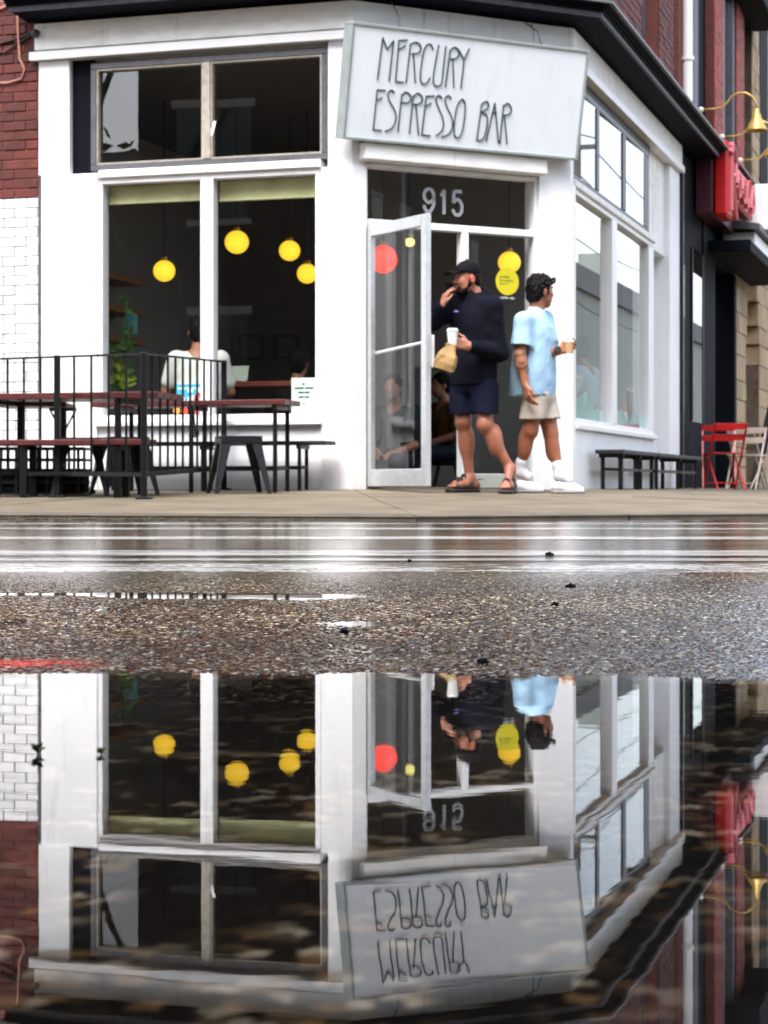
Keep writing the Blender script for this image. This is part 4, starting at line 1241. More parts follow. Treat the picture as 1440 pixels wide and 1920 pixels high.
# ------------------------------------------------------------------ lamps inside
LAMPY = emit('lit_yellow_glass', (1.0, .60, .035), .36, .62)
LAMPR = emit('lit_red_paper', (1.0, .025, .006), .48, .7)
def pendant(px, py, Y, r, label, m=LAMPY, squash=.96, zc=3.55, grp='yellow globe lamps hanging in the cafe'):
    c = wpt(px, py, Y); t = thing('pendant_lamp', label, 'lamp', tuple(c), 0, grp)
    b = MB(); b.sphere(c, r, 24, 16, squash); b.build('globe', m, t, smooth=True)
    b = MB(); b.tube([(c.x, c.y, c.z + r * .9), (c.x, c.y, zc)], .006, 6); b.build('cord', BLACKM, t)
    b = MB(); b.lathe([(.001, .03), (.028, .028), (.032, 0), (.03, -.015)], (c.x, c.y, c.z + r * squash), 12); b.build('cap', BRASS, t)
pendant(308, 508, 17.2, .097, 'yellow globe lamp hanging alone behind the left pane of the shop window')
pendant(444, 454, 17.2, .106, 'largest and highest yellow globe lamp behind the right pane of the shop window')
pendant(543, 470, 17.9, .097, 'yellow globe lamp between the highest lamp and the one cut by the window frame')
pendant(576, 513, 17.6, .092, 'lowest yellow globe lamp, partly cut by the right window frame')
pendant(955, 492, 17.6, .102, 'yellow globe lamp just above the round yellow sticker in the entrance')
pendant(768, 454, 18.6, .050, 'small pale yellow bulb seen through the open glass door', emit('lit_bulb', (1.0, .88, .22), .4, .85), .85)
pendant(719, 486, 16.6, .118, 'red globe lamp seen through the open glass door', LAMPR, 1.0, grp=None)

# stickers and notices on the glass
def disc(F, px, py, rx, o, m, name, label, cat, parent=None):
    s, z = F.ray(px, py, o); b = MB()
    b.prism([F.p(s + rx * math.cos(a), z + rx * math.sin(a), o) for a in [2 * math.pi * k / 28 for k in range(28)]], np.array((*F.n, 0)) * .0015)
    return tag(b.build(name, m, parent), label, cat), s, z
STK = mat('acid_yellow_vinyl', (.56, .50, .005), .45, .05)
stk, s, z = disc(FC, 951, 528, .108, -.056, STK, 'round_sticker', 'round acid yellow sticker with small print on the fixed entrance pane', 'sticker')
def words_strip(b, F, s0, s1, z, h, o, n, seed):
    rr = random.Random(seed); s = s0
    while s < s1 - .006:
        w = rr.uniform(.45, .8) * h
        b.fbox(F, s, min(s + w, s1), z + (0 if rr.random() < .7 else h * .25), z + h * rr.choice((.7, 1, 1)), o, o + .001)
        s += w + h * (.25 if rr.random() < .8 else .7)
b = MB()
for k, (w, dz) in enumerate(((.10, .028), (.125, .0), (.075, -.026))): words_strip(b, FC, s - .07, s - .07 + w, z + dz, .016, -.0542, 6, 20 + k)
b.build('small_print', mat('print_olive', (.16, .15, .01), .6), stk)
s, z = FC.ray(945, 561, -.055); b = MB(); words_strip(b, FC, s - .13, s + .12, z, .022, -.056, 9, 5)
tag(b.build('hours_lettering', mat('faded_lettering', (.35, .38, .37), .6)), 'faded line of pale lettering under the yellow sticker', 'lettering')
def notice(F, px0, py0, px1, py1, o, m, name, label):
    s0, z1 = F.ray(px0, py0, o); s1, z0 = F.ray(px1, py1, o); b = MB()
    b.fbox(F, min(s0, s1), max(s0, s1), z0, z1, o, o + .003); return tag(b.build(name, m), label, 'notice'), min(s0, s1), max(s0, s1), z0, z1
PMINT = mat('mint_paper', (.60, .78, .70), .7, .04); PINK_ = mat('notice_ink', (.03, .05, .05), .7)
nt, s0, s1, z0, z1 = notice(FL, 547, 709, 592, 776, -.046, PMINT, 'paper_notice', 'pale mint paper notice with dark lines in the corner of the shop window')
w = s1 - s0; h = z1 - z0; cx = (s0 + s1) / 2; b = MB(); o = -.0425
b.prism([FL.p(cx + .012 * math.cos(a), z0 + h * .83 + .010 * math.sin(a), o) for a in [2 * math.pi * k / 10 for k in range(10)]], np.array((*nL, 0)) * .001)
for f, ww in ((.69, .42), (.57, .26), (.44, .24)):
    b.fbox(FL, cx - w * ww * 1.0, cx - w * ww * .15, z0 + h * f, z0 + h * (f + .055), o, o + .001); b.fbox(FL, cx - w * ww * .05, cx + w * ww * .9, z0 + h * f, z0 + h * (f + .055), o, o + .001)
b.fbox(FL, cx - w * .08, cx + w * .06, z0 + h * .28, z0 + h * .31, o, o + .001)
b.build('printed_lines', PINK_, nt)
bp_, s0, s1, z0, z1 = notice(FL, 327, 721, 382, 757, -.046, mat('cyan_poster', (.03, .35, .52), .6, .1), 'blue_poster', 'blue and white poster low in the shop window behind the railing')
b = MB()
for i in range(3):
    for j in range(2):
        if (i, j) != (2, 1): b.fbox(FL, s0 + .02 + i * .07, s0 + .065 + i * .07, z0 + .02 + j * .07, z0 + .055 + j * .07, -.0425, -.0415)
words_strip(b, FL, s0 + .02, s1 - .03, z0 + .115, .015, -.0425, 5, 8)
b.build('pale_blocks', mat('poster_white', (.68, .78, .82), .6), bp_)
for k, (px, py, rr_, m) in enumerate(((331, 770, .028, (.85, .30, .04)), (346, 771, .028, (.75, .06, .03)), (363, 771, .028, (.80, .10, .04)), (376, 770, .026, (.75, .18, .22)), (376, 744, .036, (.75, .03, .025)), (362, 748, .030, (.80, .36, .33)))):
    disc(FL, px, py, rr_, -.043, mat('flower_%d' % k, m, .6, .2, 30), 'flower_decal', ('orange', 'red', 'bright red', 'pink', 'large deep red', 'pale pink')[k] + ' flower decal by the blue poster in the shop window', 'decal')

# shelves on the left inner wall with a pot and a trailing plant
for k, (py, lab) in enumerate(((508, 'topmost oak wall shelf behind the left pane'), (568, 'middle oak wall shelf with a dark box behind the left pane'), (626, 'lowest oak wall shelf behind the left pane, under the turquoise pot'))):
    z = CAMZ + (HOR - py) / FPX * 17.6
    b = MB(); slab_so(b, .50, 1.35, WL + .002, WL + .30, z - .045, z + .012, .005)
    tag(b.build('wall_shelf', SHELFW), lab, 'shelf', 'oak wall shelves in the cafe')
zs2 = CAMZ + (HOR - 626) / FPX * 17.6 + .012
q = wpt(246, 620, 17.75); b = MB(); b.lathe([(.001, 0), (.055, 0), (.062, .18), (.052, .18), (.05, .02), (.001, .02)], (q.x, q.y, zs2), 16)
tag(b.build('plant_pot', mat('turquoise_glaze', (.12, .45, .50), .35, .1)), 'turquoise pot on the lowest oak shelf', 'pot')
q2 = wpt(210, 560, 17.2); zs1 = CAMZ + (HOR - 568) / FPX * 17.6 + .012
b = MB(); slab_so(b, .62, .80, WL + .04, WL + .2, zs1, zs1 + .13); tag(b.build('storage_box', NAVY), 'dark box standing on the middle oak shelf', 'box')
def leaf_quad(b, c, u, v, l, w):
    c, u, v = Vector(c), Vector(u).normalized(), Vector(v).normalized()
    n = u.cross(v)
    b.add([c, c + u * l * .5 + v * w * .5 + n * .15 * w, c + u * l, c + u * l * .5 - v * w * .5 + n * .15 * w, c + u * l * .5 - n * .1 * w], [(0, 1, 4), (1, 2, 4), (2, 3, 4), (3, 0, 4)])
pl = thing('trailing_plant', 'green trailing plant hanging behind the left pane of the shop window', 'plant', tuple(wpt(232, 640, 16.2)))
st = [wpt(px, py, 16.2) for px, py in ((240, 560, ), (234, 600), (231, 640), (228, 670), (222, 700), (218, 722))]
b = MB(); b.tube(st, .008, 6); b.build('stem', LEAF, pl)
rr = random.Random(4)
for px, py, k, sz, m in ((232, 575, 3, .08, LEAF), (230, 610, 2, .08, LEAF), (222, 650, 5, .13, LEAF), (236, 645, 4, .12, LEAF), (214, 668, 4, .11, LEAF), (220, 705, 6, .12, LEAFY), (226, 712, 6, .13, LEAFY), (212, 712, 4, .12, LEAF), (228, 690, 3, .1, LEAF)):
    for i in range(k):
        b = MB(); a = rr.uniform(0, 6.28)
        c = wpt(px + rr.uniform(-6, 6), py + rr.uniform(-8, 8), 16.2 + rr.uniform(-.06, .06))
        leaf_quad(b, c, (math.cos(a), rr.uniform(-.5, .1), math.sin(a)), (-math.sin(a), .3, math.cos(a)), sz * rr.uniform(.8, 1.2), sz * .7); b.build('leaf', m, pl)
# framed pictures on the dim inner wall
for k, (px, lab) in enumerate(((470, 'black framed picture on the cafe wall, the one nearer the laptop'), (537, 'black framed picture on the cafe wall above the dark haired customer'))):
    c = wpt(px, 651, 20.9); t = thing('framed_picture', lab, 'picture', tuple(c), 0, 'framed pictures on the cafe wall')
    b = MB(); r = .135; w_ = np.array((*(-nR), 0)) * -1
    ux = np.array((dR[0] * .55 + nR[0] * .83, dR[1] * .55 + nR[1] * .83, 0)); ux /= np.linalg.norm(ux); nn = np.array((ux[1], -ux[0], 0))
    C = np.array(c)
    for a0, a1, z0, z1 in ((-r, r, -r, -r + .03), (-r, r, r - .03, r), (-r, -r + .03, -r + .031, r - .031), (r - .03, r, -r + .031, r - .031)):
        b.para(C + ux * a0 + np.array((0, 0, z0)), ux * (a1 - a0), nn * .03, (0, 0, z1 - z0))
    b.build('frame', BLACKM, t)
    b = MB(); b.para(C - ux * (r - .03) - np.array((0, 0, r - .03)), ux * (2 * r - .06), nn * .01, (0, 0, 2 * r - .06)); b.build('print', mat('dim_print', (.05, .042, .036), .6, .5, 18), t)
# counter, laptop inside
ct = thing('window_counter', 'red brown counter inside the shop window in front of the customers', 'counter', tuple(wpt(480, 722, 16.6)))
zc = CAMZ + (HOR - 718) / FPX * 16.6
def cpt(t, d, z): 
    c = wpt(400, 722, 16.45); q = Vector((c.x, c.y, 0)) + Vector((*(-dL), 0)) * t + Vector((*dR, 0)) * d
    return (q.x, q.y, z)
b = MB(); a = np.array(cpt(-.25, 0, zc - .045)); b.para(a, np.array(cpt(1.05, 0, zc - .045)) - a, np.array(cpt(-.25, .45, zc - .045)) - a, (0, 0, .045), .006); b.build('top', mat('counter_mahogany', (.16, .035, .018), .4, .3, 6), ct)
for t_ in (-.15, .95):
    b = MB(); b.bar(cpt(t_, .2, .177), cpt(t_, .2, zc - .046), .06); b.build('leg', BLACKM, ct)
lt = thing('laptop', 'open laptop with a pale screen on the red brown counter', 'laptop', cpt(.15, .2, zc))
o_ = np.array(cpt(.02, .16, zc + .001)); u_ = np.array(cpt(.24, .16, 0)) - np.array(cpt(.02, .16, 0)); v_ = np.array(cpt(0, .16, 0)) - np.array(cpt(0, 0, 0))
b = MB(); b.para(o_ - v_, u_, v_, (0, 0, .012), .004); b.build('keyboard', ALU, lt)
b = MB(); b.para(o_ + np.array((0, 0, .012)), u_, v_ * .25 + np.array((0, 0, .13)), v_ * .04, .003); b.build('screen', mat('laptop_lid', (.30, .36, .30), .4), lt)

# ------------------------------------------------------------------ patio: railing, tables, benches, stools
C0 = np.array((-1.632, 13.42)); C1 = FL.p(FL.s(420, .1), 0, .1)[:2]; C2 = np.array((-2.95, 14.25)); C1 = np.array(C1)
fence = thing('patio_railing', 'black iron railing with a corner around the patio tables', 'railing', (C0[0], C0[1], zs(*C0)))
def rail_run(p, q, nb, ends):
    p, q = np.array(p), np.array(q)
    zp, zq = zs(*p), zs(*q); H = .985
    def at(t, z): r = p + (q - p) * t; return (r[0], r[1], zp + (zq - zp) * t + z)
    b = MB(); b.bar(at(0, H), at(1, H), .034, .014); b.build('top_rail', BLACKM, fence)
    b = MB(); b.bar(at(0, .165), at(1, .165), .03, .03); b.build('bottom_rail', BLACKM, fence)
    for k in range(1, nb):
        b = MB(); b.bar(at(k / nb, .165), at(k / nb, H - .006), .016); b.build('baluster', BLACKM, fence)
    for e in ends:
        b = MB(); b.bar(at(e, -.002), at(e, H + .012), .042, ch=.004); r = at(e, 0)
        b.box(r[0] - .055, r[0] + .055, r[1] - .055, r[1] + .055, r[2] - .001, r[2] + .012, .003); b.build('post', BLACKM, fence)
rail_run(C2, C0, 10, (0, .5, 1))
rail_run(C0, C1, 11, (1,))
# scroll ornament in the railing
b = MB(); m_ = C0 + (C1 - C0) * .62; zb = zs(*m_)
for sg in (-1, 1):
    dv = (C1 - C0) / np.linalg.norm(C1 - C0)
    b.tube([(*(m_ + dv * sg * (.045 * math.sin(t * math.pi) + .0)), zb + .42 + .3 * t) for t in [k / 10 for k in range(11)]], .007, 6)
    b.tube([(*(m_ + dv * sg * (.03 + .03 * math.cos(a))), zb + .44 + .03 * math.sin(a)) for a in [6.28 * k / 12 for k in range(13)]], .006, 6)
b.build('scroll', BLACKM, fence)

def plank_top(name, label, cat, p, q, width, z0, z1, m, nplank, thick, legs, group=None, leg_h=None, stretch=True, lw=.03, back=None):
    """Plank-topped table or bench on paired metal legs; p,q plan ends of its centre line."""
    p, q = np.array(p, float), np.array(q, float); d = (q - p) / np.linalg.norm(q - p); n = np.array((d[1], -d[0])); L = np.linalg.norm(q - p)
    mid = (p + q) / 2
    t = thing(name, label, cat, (mid[0], mid[1], zs(*mid)), 0, group)
    def at(u, v, z): r = p + d * u + n * v; return (r[0], r[1], z)
    zt = lambda u: z0 + (z1 - z0) * u / L
    w = width / nplank
    for k in range(nplank):
        v0 = -width / 2 + k * w + .004; v1 = v0 + w - .008
        b = MB(); a = np.array(at(0, v0, zt(0) - thick)); b.para(a, np.array(at(L, v0, zt(L) - thick)) - a, np.array(at(0, v1, zt(0) - thick)) - a, (0, 0, thick), .005); b.build('plank', m, t)
    for u in legs:
        for v in (-width / 2 + .05, width / 2 - .05):
            b = MB(); r = at(u, v, 0); g = zs(r[0], r[1]); b.bar((r[0], r[1], g), (r[0], r[1], zt(u) - thick - .001), lw, ch=.003); b.build('leg', BLACKM, t)
        b = MB(); b.bar(at(u, -width / 2 + .02, zt(u) - thick - .016), at(u, width / 2 - .02, zt(u) - thick - .016), .03); b.build('crossbar', BLACKM, t)
    if stretch:
        for v in (-width / 2 + .05, width / 2 - .05):
            r0, r1 = at(legs[0], v, 0), at(legs[-1], v, 0); b = MB(); b.bar((r0[0], r0[1], zs(*r0[:2]) + .17), (r1[0], r1[1], zs(*r1[:2]) + .17), .024); b.build('stretcher', BLACKM, t)
        for u in legs:
            r0, r1 = at(u, -width / 2 + .05, 0), at(u, width / 2 - .05, 0); b = MB(); b.bar((r0[0], r0[1], zs(*r0[:2]) + .172), (r1[0], r1[1], zs(*r1[:2]) + .172), .024); b.build('stretcher', BLACKM, t)
    return t
lp2 = lambda s, o: FL.p(s, 0, o)[:2]
# long narrow table and bench by the window
s_end = FL.s(549, .62)
zT2 = CAMZ + (HOR - 751) / FPX * 14.55
plank_top('patio_table', 'narrow red stained patio table by the window, beyond the metal stool', 'table', lp2(s_end, .62), lp2(FL.s(190, .62), .62), .36, zT2, zT2, REDWOOD, 3, .04, [.09, .75, 1.35], 'red stained patio tables', lw=.032)
s_b = FL.s(620, .24)
zB2 = CAMZ + (HOR - 827) / FPX * 14.85
plank_top('patio_bench', 'dark plank bench along the white wall under the shop window', 'bench', lp2(s_b, .24), lp2(s_b + 1.9, .24), .26, zB2, zB2, DARKWOOD, 2, .03, [.22, 1.0, 1.75], 'patio benches', lw=.028)
# front table and bench
pA, pB = wpt(-90, 0, 13.95), wpt(325, 0, 13.95)
zT1 = CAMZ + (HOR - 737) / FPX * 13.9
plank_top('patio_table', 'red stained patio table nearest the railing corner', 'table', (-3.05, 14.28), (-1.50, 13.92), .56, zT1, zT1 + .0, REDWOOD, 4, .045, [.35, 1.28], 'red stained patio tables', stretch=False, lw=.045)
zB1 = CAMZ + (HOR - 824) / FPX * 13.75
plank_top('patio_bench', 'red stained bench behind the front railing, before the table', 'bench', (-2.75, 13.98), (-1.62, 13.70), .26, zB1, zB1, REDWOOD, 2, .04, [.25, .95], 'patio benches', lw=.05)
# small pedestal table near the brick wall
pt = wpt(118, 0, 14.6); g = zs(pt.x, pt.y); zt_ = CAMZ + (HOR - 757) / FPX * 14.6
ped = thing('pedestal_table', 'small red topped pedestal table by the white brick wall', 'table', (pt.x, pt.y, g))
for k in range(4):
    b = MB(); b.box(pt.x - .46, pt.x + .06, pt.y - .24 + k * .12 + .003, pt.y - .12 + k * .12 - .003, zt_ - .03, zt_, .004); b.build('plank', REDWOOD, ped)
b = MB(); b.box(pt.x - .10, pt.x + .10, pt.y - .02, pt.y + .02, zt_ - .055, zt_ - .032); b.build('top_plate', BLACKM, ped)
b = MB(); b.tube([(pt.x, pt.y, g), (pt.x, pt.y, zt_ - .056)], .028, 10); b.build('column', BLACKM, ped)
b = MB()
for a in (0, 90, 180, 270):
    c, s_ = math.cos(math.radians(a)), math.sin(math.radians(a)); b.tube([(pt.x, pt.y, g + .44), (pt.x + .09 * c, pt.y + .09 * s_, zt_ - .056)], .008, 6); b.bar((pt.x, pt.y, g + .015), (pt.x + .24 * c, pt.y + .24 * s_, g + .015), .05, .03)
b.build('brace', BLACKM, ped)

def metal_stool(x, y, rz, label):
    t = thing('metal_stool', label, 'stool', (x, y, zs(x, y)), rz, 'gunmetal patio stools')
    H = .415; r = .152
    b = MB(); b.box(-r, r, -r, r, H - .012, H, .006); b.box(-r + .002, r - .002, -r + .002, r - .002, H - .055, H - .013, .004); b.build('seat', GUNM, t, local=True)
    for sx_ in (-1, 1):
        for sy_ in (-1, 1):
            b = MB(); tx, ty, bx, by = sx_ * (r - .012), sy_ * (r - .012), sx_ * .205, sy_ * .205
            w0, w1 = .075, .03
            P = [(tx, ty, H - .02), (tx - sx_ * w0, ty, H - .02), (bx - sx_ * w1, by, 0), (bx, by, 0)]
            b.prism(P, (0, -sy_ * .006, 0)); P = [(tx, ty, H - .02), (tx, ty - sy_ * w0, H - .02), (bx, by - sy_ * w1, 0), (bx, by, 0)]; b.prism(P, (-sx_ * .006, 0, 0))
            b.build('leg', GUNM, t, local=True)
    b = MB()
    for a in (1, -1): b.bar((-.17 , a * -.17, .17), (.17, a * .17, .17), .02, .006)
    b.build('cross_brace', GUNM, t, local=True)
    return t
q = wpt(447, 0, 14.25); metal_stool(q.x, q.y, math.radians(14), 'gunmetal stool standing clear in front of the window bench')
q = wpt(150, 0, 14.05); metal_stool(q.x, q.y, math.radians(8), 'gunmetal stool pushed under the front table, the one nearer the brick wall')
q = wpt(232, 0, 14.25); metal_stool(q.x, q.y, math.radians(25), 'gunmetal stool pushed under the front table by the railing corner')
# wire crates with weeds at the left edge
q = wpt(40, 0, 14.15); cr = thing('wire_crate', 'black wire crate on the ground behind the railing at the brick wall', 'crate', (q.x, q.y, zs(q.x, q.y)))
g = zs(q.x, q.y); b = MB()
for k in range(9):
    x = q.x - .45 + k * .11
    for yy in (q.y - .14, q.y + .14): b.bar((x, yy, g + .02), (x, yy, g + .34), .018)
for z in (.02, .10, .18, .26, .34):
    for yy in (q.y - .14, q.y + .14): b.bar((q.x - .47, yy, g + z), (q.x + .47, yy, g + z), .02 if z != .18 else .035)
    for x in (q.x - .46, q.x + .46): b.bar((x, q.y - .14, g + z), (x, q.y + .14, g + z), .018)
b.build('mesh_side', BLACKM, cr)
b = MB(); b.box(q.x - .47, q.x + .47, q.y - .13, q.y + .13, g + .03, g + .15, .01); b.build('tray', NAVY, cr)

# benches and bistro chairs on the right
zR = .495
plank_top('side_bench', 'long dark bench along the wall under the side window', 'bench', FR.p(.72, 0, .18)[:2], FR.p(2.5, 0, .18)[:2], .25, zR, zR, DARKWOOD, 2, .035, [.10, .95, 1.68], 'benches under the side window', lw=.034)
plank_top('side_bench', 'dark bench beyond the long one, by the black shop wall', 'bench', FR.p(2.56, 0, .18)[:2], FR.p(5.3, 0, .18)[:2], .25, zR, zR, DARKWOOD, 2, .035, [.10, 1.4, 2.6], 'benches under the side window', lw=.034)

def folding_chair(x, y, rz, m, label, zscale=1.0):
    t = thing('folding_chair', label, 'chair', (x, y, zs(x, y)), rz, 'slatted folding chairs outside the black shop')
    for sx_ in (-1, 1):
        b = MB(); b.bar((sx_ * .20, .22, 0), (sx_ * .20, -.20, .80), .022, .012); b.build('long_leg', m, t, local=True)
        b = MB(); b.bar((sx_ * .175, -.22, 0), (sx_ * .175, .18, .44), .022, .012); b.build('short_leg', m, t, local=True)
    for k in range(5):
        b = MB(); y0 = -.16 + k * .075; b.box(-.20, .20, y0, y0 + .055, .435, .45, .003); b.build('seat_slat', m, t, local=True)
    for z in (.60, .73):
        b = MB(); yy = .22 - .42 * z / .8; b.box(-.21, .21, yy - .012, yy + .004, z, z + .075, .003); b.build('back_slat', m, t, local=True)
    b = MB(); b.bar((-.2, .18, .08), (.2, .18, .08), .014); b.bar((-.17, -.18, .08), (.17, -.18, .08), .014); b.build('rung', m, t, local=True)
    t.scale = (.9, .9, .9)
    return t
CHR = mat('chair_red', (.36, .006, .005), .35, .12, 6); CHW = mat('chair_cream', (.45, .38, .33), .4, .08, 6)
q = FR.p(6.7, 0, .30); folding_chair(q[0], q[1], math.radians(172), CHR, 'red slatted folding chair behind the other red one, nearer the cream chairs')
q = FR.p(6.2, 0, .44); folding_chair(q[0], q[1], math.radians(10), CHR, 'red slatted folding chair nearest the end of the side bench, in front of the other')
q = FR.p(7.6, 0, .50); folding_chair(q[0], q[1], math.radians(150), CHW, 'cream slatted folding chair beside the red chairs')
q = FR.p(8.5, 0, .40); folding_chair(q[0], q[1], math.radians(-40), CHW, 'cream slatted folding chair farther along, by the black sign board')
# black sign board
q = FR.p(9.0, 0, .66); sb = thing('sign_board', 'black folding sign board with a pale edge leaning by the cream chair', 'sign board', (q[0], q[1], zs(*q[:2])))
g = zs(*q[:2]); qv = np.array((q[0], q[1], g))
for sg, nm in ((1, 'front_board'), (-1, 'rear_board')):
    a = qv + np.array((sg * .26, -.25, 0)); tp = np.array((-sg * .24, 0, 1.05))
    b = MB(); b.para(a, (0, .5, 0), tp, (-sg * .02, 0, 0), .004); b.build(nm, BLACKM, sb)
b = MB(); b.bar(qv + np.array((.265, -.262, .02)), qv + np.array((.03, -.262, 1.0)), .03); b.build('pale_edge', CHW, sb)
b = MB(); a = qv + np.array((.11, -.27, .72)); b.para(a, (0, .2, 0), np.array((-.06, 0, .26)), (.004, 0, 0)); b.build('pink_card', mat('pink_card', (.75, .25, .38), .6), sb)
# small traffic cone on the sill inside
s_ = FR.s(1208); q = FR.p(s_, .705, -.20); cn = thing('traffic_cone', 'small orange and white cone inside the foot of the side window', 'cone', q)
b = MB(); b.lathe([(.001, .30), (.015, .30), (.03, .21)], q, 14); b.lathe([(.05, .11), (.075, .0), (.001, 0)], q, 14); b.build('cone', mat('cone_orange', (.72, .12, .02), .5), cn)
b = MB(); b.lathe([(.03, .209), (.05, .111)], q, 14); b.build('white_band', WTRIM, cn)
b = MB(); slab_so(b, FR.s(1180), FR.s(1226), -.42, -.08, .66, .704, .004); tag(b.build('inner_ledge', WTRIM), 'white ledge inside the side window, under the small cone', 'ledge')

# ------------------------------------------------------------------ loose stones, seedlings, moss
def pebble(px, Y, r, label, seed):
    rr = random.Random(seed); c = wpt(px, 0, Y); b = MB(); b.sphere((0, 0, 0), r, 10, 7, .62)
    b.v = [tuple(k * (1 + .28 * math.sin(7 * x / r + 3 * y / r + seed)) for k in (x, y, z)) for x, y, z in b.v]
    b.v = [(x + c.x, y + c.y, z + r * .4) for x, y, z in b.v]
    tag(b.build('loose_stone', NAVY), label, 'stone', 'loose stones on the wet road')
pebble(1030, 5.36, .010, 'dark loose stone on the wide white road stripe', 1)
pebble(1070, 3.66, .0085, 'largest dark loose stone on the wet asphalt, short of the stripes', 2)
pebble(1041, 3.12, .0062, 'dark loose stone just nearer than the largest one', 3)
pebble(645, 2.54, .0062, 'small dark stone alone left of centre, near the puddle edge', 4)
pebble(768, 4.95, .0055, 'tiny dark stone at the near edge of the white stripes', 5)
pebble(905, 2.10, .0065, 'small dark stone lying right at the puddle edge', 6)
def sprout(px, py, Y, h, n, label, seed):
    rr = random.Random(seed); c = wpt(px, py, Y); c.z = -.004; t = thing('seedling', label, 'seedling', tuple(c), 0, 'seedlings in the puddle')
    b = MB(); b.tube([c, c + Vector((.001, 0, h * .8))], .0008, 5); b.build('stem', LEAF, t)
    for k in range(n):
        b = MB(); a = k * 2.4 + rr.uniform(-.3, .3); up = rr.uniform(.2, 1.1)
        leaf_quad(b, c + Vector((0, 0, h * rr.uniform(.45, .85))), (math.cos(a), math.sin(a) * .5, up), (-math.sin(a), math.cos(a), .2), h * rr.uniform(.5, .8), h * .6); b.build('leaf', LEAF, t)
sprout(70, 1420, 1.395, .0105, 9, 'taller green seedling standing in the puddle at the left', 1)
sprout(188, 1420, 1.395, .0075, 7, 'low green seedling in the puddle, right of the taller one', 2)
b = MB(); rr = random.Random(9)
def tuft(x, y, z, n, sz):
    for _ in range(n):
        a = rr.uniform(0, 6.28); p = Vector((x + rr.gauss(0, sz), y + rr.gauss(0, sz * .4), z)); u = Vector((math.cos(a) * .6, math.sin(a) * .6, rr.uniform(.5, 1.2))).normalized()
        v = u.cross(Vector((0, 0, 1))).normalized(); l = sz * rr.uniform(.3, .8); b.quad([p - v * .002, p + v * .002, p + u * l])
for k in range(70):
    s = rr.choice((rr.uniform(-1.2, 2.6), rr.uniform(.9, 2.4))); x, y, _ = FL.p(s, 0, 4.2 + rr.uniform(-.01, .02)); tuft(x, y, .008, 14, .035)
for k in range(90):
    t_ = rr.uniform(1.3, 5.2); x, y, _ = FC.p(t_, 0, 2.955 + rr.gauss(0, .012)); tuft(x, y, zs(x, y) - .002, 10, .03)
for k in range(60):
    s = rr.uniform(2.35, 3.6); x, y, _ = FL.p(s, 0, .06 + rr.uniform(0, .35)); tuft(x, y, zs(x, y), 16, .05)
tag(b.build('grass', MOSS), 'grass and moss growing in the pavement joints', kind='stuff')
b = MB()
for k in range(120):
    x, y, _ = FL.p(rr.uniform(-.6, 2.8), 0, 4.205); c = (x, y + rr.uniform(-.02, .01), .004); b.sphere(c, rr.uniform(.006, .02), 7, 4, .5)
tag(b.build('gutter_dirt', JOINT), kind='stuff')

